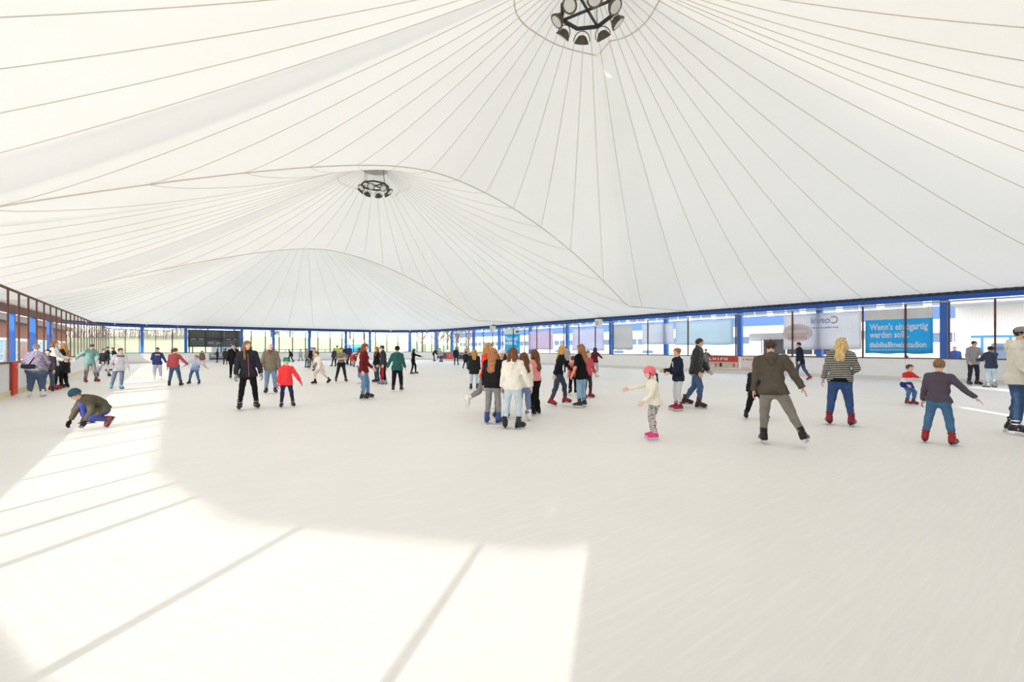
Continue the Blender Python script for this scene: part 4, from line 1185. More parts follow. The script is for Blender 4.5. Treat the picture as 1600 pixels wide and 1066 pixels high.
def hair_mat(c):
    key = ('hairmat', c)
    if key in MATS: return MATS[key]
    m = bpy.data.materials.new('hair'); m.use_nodes = True; nt = m.node_tree; b = nt.nodes['Principled BSDF']
    b.inputs['Roughness'].default_value = 0.5; b.inputs['Specular IOR Level'].default_value = 0.35
    tc = nt.nodes.new('ShaderNodeTexCoord'); mp = nt.nodes.new('ShaderNodeMapping'); mp.inputs['Scale'].default_value = (75, 75, 7)
    nz = nt.nodes.new('ShaderNodeTexNoise'); nz.inputs['Scale'].default_value = 1.0; nz.inputs['Detail'].default_value = 3
    rp = nt.nodes.new('ShaderNodeValToRGB'); cc = rgb(c)
    rp.color_ramp.elements[0].position = 0.32; rp.color_ramp.elements[0].color = (*[v*0.5 for v in cc], 1)
    rp.color_ramp.elements[1].position = 0.68; rp.color_ramp.elements[1].color = (*[min(1, v*1.35) for v in cc], 1)
    nt.links.new(tc.outputs['Object'], mp.inputs[0]); nt.links.new(mp.outputs[0], nz.inputs[0]); nt.links.new(nz.outputs[0], rp.inputs[0]); nt.links.new(rp.outputs[0], b.inputs['Base Color'])
    MATS[key] = m
    return m
HAIRC = {'brown': '#5c3f2c', 'dark': '#2f2420', 'blond': '#c9a263', 'auburn': '#7d4426', 'chestnut': '#6b4329', 'ginger': '#a9683a', 'grey': '#9b968f', 'lightbrown': '#8a6544', 'strawberry': '#b98a55'}

def hair_mesh(J, style, h, length=1.0, seed=1):
    hh, FH = J['hh'], J['FH']
    el = lambda c, r, k=0.01: Prim(hpt(J, *c), hpt(J, *c), 0, 0, k=k, ell=tuple(np.array(r)*hh), R=FH)
    n = FH@np.array([0, 0.74, -0.67]); p0 = hpt(J, 0, 0.05, -0.06)
    vol = 1.0 if style in ('short', 'buzz') else 1.05
    if style == 'buzz': vol = 0.965
    caps = [el((0, -0.085, 0.125), (0.385*vol, 0.465*vol, 0.425*vol))]
    caps[0].cuts = ((p0, n), (hpt(J, 0, 0, -0.34), -FH[:, 2]))
    P = caps
    dn = DN*0.85-J['F1'][:, 2]*0.15; dn /= np.linalg.norm(dn); back = -FH[:, 1]
    if style in ('long', 'longfront'):
        L = 1.45*hh*length
        for s_ in (-1, -0.5, 0, 0.5, 1):
            a = hpt(J, s_*0.2, -0.3 if s_ else -0.34, 0.05); m_ = hpt(J, s_*0.25, -0.36, -0.35); e = m_+dn*L*(0.85-0.12*abs(s_))+back*0.34*hh
            P.append(Prim(a, m_, 0.2*hh, 0.19*hh, k=0.03)); P.append(Prim(m_, e, 0.19*hh, 0.135*hh, back, 0.75, k=0.03))
        for s_ in (-1, 1):
            a = hpt(J, s_*0.33, -0.06, 0.1); m_ = hpt(J, s_*0.37, 0.02, -0.42); f_ = 0.6 if style == 'longfront' else 0.4
            P.append(Prim(a, m_, 0.1*hh, 0.14*hh, k=0.03)); P.append(Prim(m_, m_+dn*L*f_+J['F1'][:, 1]*(0.42*hh if style == 'longfront' else -0.25*hh), 0.14*hh, 0.1*hh, k=0.04))
    if style in ('pony', 'braid'):
        a = hpt(J, 0, -0.5, 0.2 if style == 'pony' else -0.2); m_ = a+(back*0.16+DN*0.1)*hh; e = m_+dn*hh*0.8*length+back*0.05*hh
        P.append(Prim(a, m_, 0.09*hh, 0.11*hh, k=0.01)); P.append(Prim(m_, e, 0.11*hh, 0.045*hh, k=0.01))
    if style == 'bun': P.append(el((0, -0.5, 0.28), (0.15, 0.15, 0.15)))
    c = J['head']; X, Y = FH[:, 0], FH[:, 1]
    def strands(Q, d):
        a = np.arctan2((Q-c)@X, -(Q-c)@Y)
        return d+0.012*hh*np.sin(a*17+seed)+0.008*hh*np.sin(a*41+2*seed+9*Q[:, 2])+0.006*np.sin(Q[:, 2]*24+a*6)*(1 if style != 'buzz' else 0)
    return grow(P, h, extra=strands)

def person(name_px, label, **o):
    """name_px = (px, py, top): column and row where the skates meet the ice, row of the top of the head (1600 x 1066 frame)"""
    px, py, top = name_px
    loc, z = floor_at(px, py)
    rng = random.Random(int(px*7+py*13))
    pose = o.get('pose', {})
    H = (py-top)/(py-HY)*HCAM
    S = o.get('S')
    if S is None:
        S = H/1.04
        for _ in range(3):
            J = skeleton(S, pose); extra = o.get('hat_up', 0.012); S *= H/(J['top']+extra)
    J = skeleton(S, pose); hh, FH, F0, F1 = J['hh'], J['FH'], J['F0'], J['F1']
    v = -loc/np.linalg.norm(loc); right = np.array([-v[1], v[0]])     # towards the camera / viewer's right
    fa = R_(o.get('face', 0)); fd = v*math.cos(fa)+right*math.sin(fa)
    rz = math.atan2(-fd[0], fd[1])
    root = tag(empty('person', (loc[0], loc[1], 0.003), rz), label, 'person', o.get('group'))
    near = z < 16
    h = min(max(z/FPX*1.05, 0.0115), 0.022)*(S/1.7)**0.35
    g = o.get('girth', 1.0); fem = o.get('fem', False)
    sk = skin(o.get('skin', 'fair'))
    V, F = grow(body_prims(S, J, g, fem), h)
    link('body', mesh_np('body', V, F, sk, True), root)
    # ---- trousers
    bt, bc = o.get('bottom', ('jeans', '#3f5f8c'))[:2]; bx = o.get('bottom')[2] if len(o.get('bottom', ())) > 2 else None
    infl = {'slim': 0.010, 'jeans': 0.014, 'loose': 0.026, 'flare': 0.014, 'shorts': 0.03}[bt]*(S/1.7)
    P = []
    for nm in 'RL':
        hip, kn, an = J['hip'+nm], J['knee'+nm], J['ank'+nm]
        r0, r1, r2 = 0.052*S*g+infl, 0.033*S*(0.5+0.5*g)+infl, 0.024*S+infl
        if bt == 'shorts':
            e = hip+(kn-hip)*0.88; P.append(Prim(hip, e, r0, r1+0.02*S, k=0.03, cuts=((e, (kn-hip)/np.linalg.norm(kn-hip)),)))
            continue
        P.append(Prim(hip, kn, r0, r1, k=0.03))
        e = kn+(an-kn)*o.get('leg_end', 0.86 if bt != 'flare' else 1.12); dd = (an-kn)/np.linalg.norm(an-kn)
        r2 = {'flare': 0.05*S, 'loose': 0.03*S+infl*0.5}.get(bt, max(r2, 0.031*S))
        P.append(Prim(kn, e, r1, r2, k=0.02, cuts=((e, dd),)))
        if bt in ('slim', 'jeans'):
            P.append(Prim(kn*0.92+an*0.08, kn*0.68+an*0.32-J['K'+nm][:, 1]*0.012*S, 0.026*S+infl, 0.031*S+infl, k=0.02))
    ru = 0.066*S*g+infl; hx = F0[:, 0]; wt = J['pel']*0.45+J['waist']*0.55
    P.append(Prim(J['pel']-hx*0.036*S, J['pel']+hx*0.036*S, ru, ru, k=0.04))
    if g > 1.2: P.append(Prim(J['pel']+F0[:, 1]*0.03*S-hx*0.03*S, J['pel']+F0[:, 1]*0.03*S+hx*0.03*S, ru*1.02, ru*1.02, k=0.04))
    P.append(Prim(J['pel'], wt, (0.088 if fem else 0.084)*S*g+infl, 0.078*S*g+infl, F0[:, 1], 0.74, k=0.04, cuts=((wt, F0[:, 2]),)))
    V, F = grow(P, h, wrinkle=0.006 if near else 0.003, seed=int(px))
    kind = o.get('bottom_kind', 'denim' if bt == 'jeans' else 'cloth')
    tr = link('shorts' if bt == 'shorts' else 'trousers', mesh_np('trousers', V, F, cloth(bc, kind, bx), True), root)
    # ---- upper garment
    tt, tc_ = o.get('top', ('sweater', '#888888'))[:2]; tx = o['top'][2] if len(o.get('top', ())) > 2 else None
    ti = {'tee': 0.014, 'fitted': 0.010, 'sweater': 0.022, 'hoodie': 0.028, 'jacket': 0.034, 'puffer': 0.045, 'coat': 0.034}[tt]*(S/1.7)**0.7
    hem = o.get('hem', {'tee': 0.05, 'fitted': 0.0, 'sweater': 0.04, 'hoodie': 0.06, 'jacket': 0.07, 'puffer': 0.06, 'coat': 0.2}[tt])*S
    hp = J['pel']-F0[:, 2]*hem
    P = []
    ti0 = max(ti, infl+0.016); hr = (0.085 if not fem else 0.09)*S*g+ti0
    P.append(Prim(J['pel']-F0[:, 2]*(hem+0.02), J['waist'], hr*(1.06 if tt == 'coat' else 1.0), (0.074 if fem else 0.079)*S*g+ti, F0[:, 1], 0.76, k=0.04, cuts=((hp, -F0[:, 2]),)))
    if hem > -0.01: P.append(Prim(J['pel']-hx*0.034*S, J['pel']+hx*0.034*S, 0.068*S*g+max(ti*0.9, infl+0.019), 0.068*S*g+max(ti*0.9, infl+0.019), k=0.03, cuts=((hp, -F0[:, 2]),)))
    if g > 1.2: P.append(Prim(J['waist']+F0[:, 1]*0.03*S, J['pel']+F0[:, 1]*0.045*S+np.array([0, 0, .04*S]), 0.075*S*g+ti, 0.075*S*g+ti, k=0.05, cuts=((hp, -F0[:, 2]),)))
    P.append(Prim(J['waist'], J['chest'], (0.074 if fem else 0.079)*S*g+ti, 0.09*S*(0.5+0.5*g)+ti, F1[:, 1], 0.72, k=0.04))
    for nm in 'RL':
        P.append(Prim(J['neck']-F1[:, 2]*0.02*S, J['sh'+nm], 0.036*S+ti*0.55, 0.029*S+ti*0.8, k=0.03))
        kd = J['knee'+nm]-J['hip'+nm]; P.append(Prim(J['hip'+nm], J['hip'+nm]+kd*0.5, 0.052*S*g+max(ti*0.8, infl+0.019), 0.044*S*(0.5+0.5*g)+max(ti*0.8, infl+0.019), k=0.02, cuts=((hp, -F0[:, 2]),)))
    if tt == 'coat':
        P.append(Prim(J['pel'], J['pel']-F0[:, 2]*hem, hr, hr*1.02, F0[:, 1], 0.8, k=0.03, cuts=((hp, -F0[:, 2]),)))
    P.append(Prim(J['chest'], J['neck']-F1[:, 2]*0.02*S, 0.086*S+ti, 0.05*S+ti*0.4, F1[:, 1], 0.74, k=0.04, cuts=((J['neck']+F1@np.array([0, 0, 0.012*S]), F1[:, 2]),)))
    if fem and tt in ('fitted', 'tee', 'sweater'):
        for s_ in (-1, 1): P.append(Prim(J['chest']+F1@np.array([s_*0.04*S, 0.05*S, -0.01*S]), J['chest']+F1@np.array([s_*0.04*S, 0.05*S, -0.01*S]), 0.036*S, 0.036*S, k=0.04))
    slv = o.get('sleeve', 0.45 if tt == 'tee' else 0.95)
    for nm in 'RL':
        sh, el_, wr = J['sh'+nm], J['el'+nm], J['wr'+nm]
        r0, r1, r2 = 0.030*S*(0.6+0.4*g)+ti*0.9, 0.024*S*(0.6+0.4*g)+ti*0.85, 0.018*S+ti*(0.75 if tt not in ('fitted', 'tee') else 0.5)
        if slv < 0.5:
            e = sh+(el_-sh)*slv*2; P.append(Prim(sh, e, r0, r1+0.008*S, k=0.03, cuts=((e, (el_-sh)/np.linalg.norm(el_-sh)),)))
        else:
            P.append(Prim(sh, el_, r0, r1, k=0.03)); t_ = (slv-0.5)*2+0.05
            e = el_+(wr-el_)*min(t_, 1.0); P.append(Prim(el_, e, r1, r2, k=0.015, cuts=((e, (wr-el_)/np.linalg.norm(wr-el_)),)))
    if tt in ('jacket', 'coat', 'puffer') and not o.get('hood'):      # stand-up collar
        P.append(Prim(J['neck']-F1[:, 2]*0.03*S, J['neck']+F1@np.array([0, 0.0, 0.028*S]), 0.05*S, 0.046*S, k=0.02, cuts=((J['neck']+F1@np.array([0, 0, 0.03*S]), F1@np.array([0, 0.35, 0.94])),)))
    V, F = grow(P, h, wrinkle=(0.009 if tt not in ('fitted',) else 0.005) if near else 0.004, seed=int(py), quilt=0.007 if tt == 'puffer' else 0.0)
    nmG = {'tee': 't_shirt', 'fitted': 'long_sleeve_top', 'sweater': 'sweater', 'hoodie': 'hoodie', 'jacket': 'jacket', 'puffer': 'puffer_jacket', 'coat': 'coat'}[tt]
    gk = o.get('top_kind', {'sweater': 'knit', 'hoodie': 'fleece', 'puffer': 'shiny', 'jacket': 'cloth'}.get(tt, 'cloth'))
    tm = cloth(tc_, gk, tx)
    top_o = link(nmG, mesh_np(nmG, V, F, tm, True), root)
    if o.get('hood') or tt == 'hoodie':
        b = -F1[:, 1]; hc = J['neck']+F1@np.array([0, -0.04*S, -0.016*S])
        P = [Prim(hc+F1@np.array([s_*0.05*S, 0.03*S, 0.012*S]), hc+b*0.035*S+F1@np.array([s_*0.02*S, 0, -0.02*S]), 0.02*S, 0.029*S, k=0.03) for s_ in (-1, 1)]
        P.append(Prim(hc+b*0.03*S, hc+b*0.05*S-F1[:, 2]*0.075*S, 0.045*S, 0.02*S, b, 0.6, k=0.03))
        V, F = grow(P, h, wrinkle=0.006, seed=5); link('hood', mesh_np('hood', V, F, cloth(o.get('hood_col', tc_), gk), True), top_o)
    if o.get('zip') and near:
        q = MB(); a = J['neck']+F1@np.array([0, 0.075*S, -0.03*S]); m_ = J['waist']+F1@np.array([0, 0.066*S*g+ti, 0]); e = hp+F0@np.array([0, 0.07*S*g+ti, 0.01])
        q.tube([a, J['chest']+F1@np.array([0, 0.067*S+ti, 0]), m_, e], 0.006, 6); q.build('zip', mat('zip_metal', o['zip'] if isinstance(o['zip'], str) else '#c9c9cc', 0.4), top_o)
    if o.get('rib'):                                                  # ribbed waistband in a second colour
        P = [Prim(hp-F0[:, 2]*0.0, hp+F0[:, 2]*0.03*S, hr*1.02+0.008, hr*1.02+0.008, F0[:, 1], 0.82, k=0, cuts=((hp-F0[:, 2]*0.012*S, -F0[:, 2]), (hp+F0[:, 2]*0.035*S, F0[:, 2])))]
        V, F = grow(P, h); link('waistband', mesh_np('waistband', V, F, cloth(o['rib'], 'knit'), True), top_o)
    if o.get('patch'):                                                # printed field on the chest
        col, wid, hgt, up_ = o['patch']; zc = J['chest']+F1@np.array([0, 0, up_*S]); r_ = 0.09*S*(0.5+0.5*g)+ti
        vv = []
        for i in range(9):
            an = -(i/8-0.5)*wid/r_
            for zz in (-hgt/2, hgt/2): vv.append(zc+F1@np.array([r_*math.sin(an), r_*0.74*math.cos(an)+0.008, zz]))
        me_ = mesh_np('print', vv, [(2*i, 2*i+2, 2*i+3, 2*i+1) for i in range(8)], mat('shirt_print', col, 0.7)); link('print', me_, top_o)
    if o.get('scarf'):
        q = MB(); c_ = J['neck']+F1@np.array([0, 0.0, 0.008*S])
        q.tube([c_+F1@np.array([0.042*S*math.sin(a), 0.045*S*math.cos(a), -0.008*S*math.cos(a)]) for a in np.linspace(0, 2*math.pi, 15)], 0.018*S, 8)
        q.tube([c_+F1@np.array([0.01*S, 0.05*S, -0.01*S]), c_+F1@np.array([0.012*S, 0.07*S, -0.08*S])], [0.02*S, 0.016*S], 8)
        q.build('scarf', cloth(o['scarf'], 'knit'), root, True)
    if o.get('strap'):
        q = MB(); sg_ = 1 if o['strap'][0] == 'R' else -1; rr_ = 0.09*S*(0.5+0.5*g)+ti+0.01
        pts = []
        for a in np.linspace(0, 2*math.pi, 25):
            u = 0.5+0.5*math.cos(a); base = J['pel']*(1-u)+J['neck']*u
            wv_ = (0.085*S*g+ti0+0.012)*(1-u)+u*0.07*S
            pts.append(base+F1@np.array([sg_*(0.05*S*u-0.085*S*g*(1-u)*0.9), math.sin(a)*wv_*0.95 if u > .04 else 0, 0.0]))
        for i in range(24): q.bar(pts[i], pts[i+1], 0.03, 0.012, F1[:, 0])
        q.build('shoulder_strap', cloth('#1d1d20'), root)
        c_ = J['pel']+F0@np.array([-sg_*0.05*S*g, -(0.085*S*g*0.76+ti0+0.04), 0.06*S]); q = MB(); q.box(c_, (0.32, 0.08, 0.13), F0.T)
        bg_ = q.build('bag', cloth('#232327'), root); bv = bg_.modifiers.new('bevel', 'BEVEL'); bv.width = 0.03; bv.segments = 3
    # ---- hands
    hp_ = o.get('hands', ('relaxed', 'relaxed'))                      # (left, right)
    gl = o.get('glove'); s0 = S/1.7*(1.0 if S > 1.45 else 1.05)
    for nm, ps in (('L', hp_[0]), ('R', hp_[1])):
        if ps is None: continue
        M = np.eye(4); M[:3, :3] = J['B'+nm]*s0; M[:3, 3] = J['wr'+nm]
        me = hand_mesh(nm, ps, cloth(gl, 'fleece') if gl else sk, 1.22 if gl else 1.0)
        link('glove' if gl else 'hand', me, root, M)
    # ---- skates
    sc = S/1.7*(1.0 if S > 1.4 else 1.06)
    me = boot_meshes(*o.get('skates', ('#1f2024',)))
    for nm in 'RL':
        M = np.eye(4); M[:3, :3] = J['foot'+nm]*(J['lift']/0.145); M[:3, 3] = J['ank'+nm]+J['foot'+nm]@np.array([0, 0, -J['lift']])
        sk_o = link('skate', me[0], root, M)
        link('blade', me[1], sk_o); link('blade_holder', me[2], sk_o); 
        if z < 15:
            for me_s in me[3]: link('strap', me_s, sk_o)
    # ---- head: hair, hat, face
    hs, hc_ = o.get('hair', ('short', 'brown'))[:2]
    hd = max(h*0.72, 0.007)
    if hs != 'bald':
        V, F = hair_mesh(J, hs, hd, o['hair'][2] if len(o.get('hair', ())) > 2 else 1.0, rng.random()*6)
        hm = hair_mat(HAIRC.get(hc_, hc_))
        link('hair', mesh_np('hair', V, F, hm, True), root)
    hat = o.get('hat')
    if hat:
        el = lambda c, r, k=0.01: Prim(hpt(J, *c), hpt(J, *c), 0, 0, k=k, ell=tuple(np.array(r)*hh), R=FH)
        kind, col = hat[:2]
        if kind == 'beanie':
            p = el((0, -0.07, 0.17), (0.42, 0.49, 0.44)); p.cuts = ((hpt(J, 0, 0.3, 0.12), FH@np.array([0, 0.35, -0.94])),)
            V, F = grow([p], hd, wrinkle=0.003); ho_ = link('beanie', mesh_np('beanie', V, F, cloth(col, 'knit'), True), root)
            p = el((0, -0.07, 0.14), (0.435, 0.5, 0.42)); p.cuts = ((hpt(J, 0, 0.3, 0.12), FH@np.array([0, 0.35, -0.94])), (hpt(J, 0, 0.3, 0.27), FH@np.array([0, -0.35, 0.94])))
            V, F = grow([p], hd); link('brim_fold', mesh_np('brim_fold', V, F, cloth(hat[2] if len(hat) > 2 else col, 'knit'), True), ho_)
            if len(hat) > 3:
                q = MB()
                for s_ in (-1, 1): q.lathe([(max(.001, 0.09*hh*math.sin(a)), 0.09*hh*math.cos(a)) for a in np.linspace(0.01, 3.13, 8)], hpt(J, s_*0.22, 0.2, 0.55), n=10)
                q.build('eye_knobs', cloth(hat[3], 'knit'), ho_, True)
        elif kind == 'cap':
            p = el((0, -0.07, 0.16), (0.41, 0.48, 0.42)); p.cuts = ((hpt(J, 0, 0.3, 0.17), FH@np.array([0, 0.12, -0.99])),)
            v_ = Prim(hpt(J, 0, 0.36, 0.2), hpt(J, 0, 0.62, 0.13), 0.28*hh, 0.24*hh, FH@np.array([0, 0.25, 0.97]), 0.14, k=0.01)
            V, F = grow([p], hd); ho_ = link('cap', mesh_np('cap', V, F, cloth(col), True), root)
            V, F = grow([v_], min(hd, 0.008)); link('visor', mesh_np('visor', V, F, cloth(hat[2] if len(hat) > 2 else col), True), ho_)
        elif kind == 'helmet':
            p = el((0, -0.07, 0.17), (0.46, 0.54, 0.46)); p.cuts = ((hpt(J, 0, 0.42, 0.16), FH@np.array([0, 0.25, -0.97])), )
            q_ = el((0, -0.2, 0.02), (0.45, 0.4, 0.4)); q_.cuts = ((hpt(J, 0, 0.0, -0.15), FH@np.array([0, 0.1, -1.0])), (hpt(J, 0, 0.12, 0), FH[:, 1]))
            subs = [Prim(hpt(J, s_*0.16, 0.25, 0.62), hpt(J, s_*0.18, -0.3, 0.66), 0.06*hh, 0.06*hh, sub=True, k=0) for s_ in (-1, 0, 1)]
            V, F = grow([p, q_]+subs, hd); ho_ = link('helmet', mesh_np('helmet', V, F, mat('helmet_shell', col, 0.35), True), root)
            q = MB()
            for s_ in (-1, 1): q.bar(hpt(J, s_*0.4, 0.0, 0.0), hpt(J, s_*0.12, 0.2, -0.5), 0.012, 0.006)
            q.build('chin_strap', M_dark, ho_)
        elif kind == 'band':
            p = el((0, -0.07, 0.12), (0.41, 0.49, 0.44)); p.cuts = ((hpt(J, 0, 0.3, 0.18), FH@np.array([0, 0.3, -0.95])), (hpt(J, 0, 0.3, 0.32), FH@np.array([0, -0.3, 0.95])))
            V, F = grow([p], hd); link('headband', mesh_np('headband', V, F, cloth(col, 'knit'), True), root)
        elif kind == 'sunglasses':
            q = MB()
            for s_ in (-1, 1):
                q.box(hpt(J, s_*0.17, 0.2, 0.5), (0.25*hh, 0.05*hh, 0.13*hh), FH.T)
            q.bar(hpt(J, -0.1, 0.22, 0.52), hpt(J, 0.1, 0.22, 0.52), 0.008); q.build('sunglasses', mat('dark_lens', '#1b1b1e', 0.15), root)
        elif kind == 'bow':
            q = MB(); q.box(hpt(J, 0, -0.1, 0.55), (0.3*hh, 0.12*hh, 0.1*hh), FH.T); q.build('hair_bow', cloth(col), root)
    if abs(((o.get('face', 0)+180) % 360)-180) < 125 and z < 34 and not o.get('noface'):
        em = eye_mesh(o.get('iris', '#4a3526'))
        for s_ in (-1, 1):
            M = np.eye(4); M[:3, :3] = FH*0.05*hh; M[:3, 3] = hpt(J, s_*0.135, 0.335, 0.04); link('eye', em, root, M)
            q = MB(); q.tube([hpt(J, s_*0.06, 0.375, 0.12), hpt(J, s_*0.13, 0.385, 0.14), hpt(J, s_*0.21, 0.345, 0.12)], 0.018*hh, 5)
            q.build('eyebrow', mat('hair', HAIRC.get(hc_, hc_), 0.55, noise=0.3, nscale=30, spec=0.35), root, True)
        q = MB(); q.tube([hpt(J, -0.09, 0.335, -0.235), hpt(J, 0, 0.365, -0.24), hpt(J, 0.09, 0.335, -0.235)], [0.012*hh, 0.026*hh, 0.012*hh], 6)
        q.build('mouth', mat('lips', '#b8716a', 0.45), root, True)
        if o.get('glasses'):
            q = MB()
            for s_ in (-1, 1):
                c_ = np.array([hpt(J, s_*0.14+0.1*math.cos(a), 0.4, 0.03+0.08*math.sin(a)) for a in np.linspace(0, 2*math.pi, 13)])
                q.tube(list(c_), 0.012*hh, 5, False); q.bar(hpt(J, s_*0.24, 0.39, 0.04), hpt(J, s_*0.36, 0.0, 0.03), 0.006)
            q.bar(hpt(J, -0.05, 0.41, 0.05), hpt(J, 0.05, 0.41, 0.05), 0.006); q.build('glasses', M_dark, root)
        if o.get('beard'):
            p = Prim(hpt(J, 0, 0.125, -0.2), hpt(J, 0, 0.17, -0.36), 0.262*hh, 0.165*hh, FH[:, 0], 0.95, k=0.01, cuts=((hpt(J, 0, 0.0, -0.16), FH@np.array([0, 0.3, 0.95])), (hpt(J, 0, 0.02, 0), -FH[:, 1])))
            V, F = grow([p], hd); link('beard', mesh_np('beard', V, F, mat('hair', '#6e5645', 0.7, noise=0.3, nscale=30), True), root)
    if o.get('print') and near or o.get('print') and o.get('force'):
        s_, size, col, wid, up_, bold = o['print']
        t = text_mesh(s_, size, mat('shirt_print', col, 0.7), bold, 0.002)
        co = np.empty(len(t.vertices)*3, np.float32); t.vertices.foreach_get('co', co)
        c3 = co.reshape(-1, 3); x0, x1 = c3[:, 0].min(), c3[:, 0].max(); c3[:, 0] = (c3[:, 0]-(x0+x1)/2)*wid/(x1-x0)
        zc = J['chest']+F1@np.array([0, 0, up_*S])
        r_ = 0.09*S*(0.5+0.5*g)+ti
        # wrap the letters round the chest
        an = c3[:, 0]/r_
        loc3 = np.stack([-r_*np.sin(an)*1.0, r_*0.74*np.cos(an)+0.006+c3[:, 2], c3[:, 1]], 1)
        w3 = zc+loc3@F1.T
        t.vertices.foreach_set('co', w3.astype(np.float32).ravel()); t.update(); link('print', t, top_o)
    return root, J
# ------------------------------------------------------------------ the people on the ice
DKS = '#202126'; WHS = ('#ece9e4', '#d8d5d0', '#e4e0da', 'figure'); RDS = ('#a8262c', '#2a2a2d', '#28282b')
def D(**k): return k
# left group at the boards
person((57, 621, 538), 'stout person in a checked shirt with yellow waistband seen from behind at the left boards', face=165, girth=1.5, top=('sweater', '#9a92a6', ('check', '#6f6880', 26)), rib='#e2c21f',
       bottom=('loose', '#4c6390'), bottom_kind='denim', skates=('#e6e3de', '#bdbab5', '#d5d2cd'), hair=('short', 'grey'), hat=('cap', '#8c7f8b'), strap='R', hem=0.01, pose=D(aL=(-5, 22, 40, 30), aR=(10, 24, 45, 50), head=(20, 5), lR=(4, 5, 6), lL=(4, 5, 6)))
person((75, 613, 546), 'person in jeans and a dark top half hidden behind the stout person', face=-15, top=('sweater', '#3a3640'), bottom=('jeans', '#47628c'), skates=('#2c2531',), hair=('short', 'dark'), pose=D(aL=(10, 8, 20, 10)))
person((86, 610, 533), 'woman in a white jacket with black trousers and red skates at the left boards', face=75, fem=True, top=('jacket', '#e9e7e3'), bottom=('slim', '#2e2f33'), skates=('#b5302d', '#2c2c2f', '#b5302d'), hair=('longfront', 'lightbrown', 1.15), hat=('band', '#e59c92'), hem=0.03,
       pose=D(aR=(20, 14, 60, 30), aL=(30, 10, 60, 20), head=(-15, 8)))
person((98, 607, 536), 'person in a dark coat with long fair hair behind the woman in the white jacket', face=-120, fem=True, top=('coat', '#2b2b30'), bottom=('slim', '#1f2024'), skates=(DKS,), hair=('long', 'strawberry', 1.2), pose=D(aL=(15, 8, 40, 30)))
person((143, 598, 538), 'boy in a teal hoodie looking down with grey trousers and red skates', face=25, top=('hoodie', '#77a19f'), bottom=('jeans', '#8a8790'), skates=('#a5383a', '#35363a'), hair=('short', 'brown'),
       pose=D(lean=14, aR=(-15, 40, 35, -10), aL=(25, 18, 60, 40), head=(10, 30), lR=(10, 5, 12), lL=(14, 8, 14)))
person((162, 589, 545), 'child in a black hoodie and pale jeans behind the grey sweatshirt boy', face=15, top=('hoodie', '#30323c'), bottom=('jeans', '#a3b8cd'), skates=(DKS,), hair=('short', 'brown'), pose=D(lR=(4, 14, 4), lL=(4, 12, 4), aR=(8, 14, 50, 50), aL=(8, 14, 50, 50)))
person((169, 580, 542), 'person in black clothes at the left boards behind the black hoodie child', face=80, top=('jacket', '#26272b'), bottom=('slim', '#26272c'), skates=(DKS,), hair=('short', 'dark'))
person((179, 579, 543), 'person in black clothes leaning at the boards behind the grey sweatshirt boy', face=-70, top=('jacket', '#202125'), bottom=('slim', '#202126'), skates=(DKS,), hair=('short', 'brown'), pose=D(lean=18))
person((182, 609, 544), 'boy in a light grey sweatshirt with dark lettering and blue skates', face=8, top=('sweater', '#cfcfd9'), bottom=('jeans', '#5f7090'), skates=('#5b92b0', '#9fc4d6', '#2e3a44'), hair=('short', 'chestnut'), print=('HOLLISTER', 0.1, '#3c3c42', 0.27, 0.045, 0.004), force=True, hem=0.08,
       pose=D(side=-4, lR=(8, 12, 8), lL=(12, -4, 10), aR=(-6, 16, 30, -10), aL=(4, 16, 25, 0), head=(22, 6)))
person((246, 594, 543), 'boy in a navy hoodie with a yellow chest stripe and grey sweatpants', face=5, top=('hoodie', '#38447f'), bottom=('loose', '#bcb8c2'), skates=('#d9d5d4', '#b5b2b2', '#c9c6c4'), hair=('short', 'dark'), patch=('#d9b23a', 0.2, 0.06, 0.03), hands=('relaxed', None), glasses=True,
       pose=D(aL=(6, 24, 6, 0), aR=(0, 14, 60, 60), head=(0, 14)))
person((274, 604, 544), 'girl in a rust red sweater with a ponytail reaching to the pale blue child', face=165, fem=False, top=('sweater', '#a84e55'), bottom=('jeans', '#30618d'), skates=('#26262b',), hair=('pony', 'chestnut'), hem=0.03,
       pose=D(aR=(8, 38, 6, 0), aL=(2, 12, 10, 0), head=(-55, 8), lR=(4, 12, 8), lL=(4, 8, 8)))
person((303, 601, 547), 'child in a pale blue sweater bending sideways with one arm stretched out', face=-25, top=('sweater', '#a9bfe2', ('ramp', [(0.55, '#4f79bd'), (0.95, '#c3d0e8')], 'LINEAR')), bottom=('jeans', '#3a6fb2'), skates=('#222327',), hair=('short', 'lightbrown'),
       pose=D(lean=26, side=-18, aR=(15, 42, 8, 0), aL=(20, 82, 8, 0), head=(-10, -10), lR=(20, 8, 18), lL=(16, 12, 18)), S=1.32)
person((316, 575, 548), 'small child in pink trousers behind the pale blue child', face=20, top=('jacket', '#6f625d'), bottom=('loose', '#e9b3b5'), skates=(DKS,), hair=('long', 'brown', 0.8), pose=D(lR=(4, 14, 6), lL=(4, 14, 6)))
person((339, 567, 546), 'child in black standing in front of the grey-blue advert', face=-90, top=('jacket', '#2a2d33'), bottom=('slim', '#26282e'), skates=(DKS,), hair=('short', 'dark'), pose=D(aL=(45, 5, 15, 0)))
person((352, 570, 545), 'dark figure half hidden left of the black-coated man', face=180, top=('jacket', '#3b3d3e'), bottom=('slim', '#2a2b30'), skates=(DKS,), hair=('short', 'dark'))
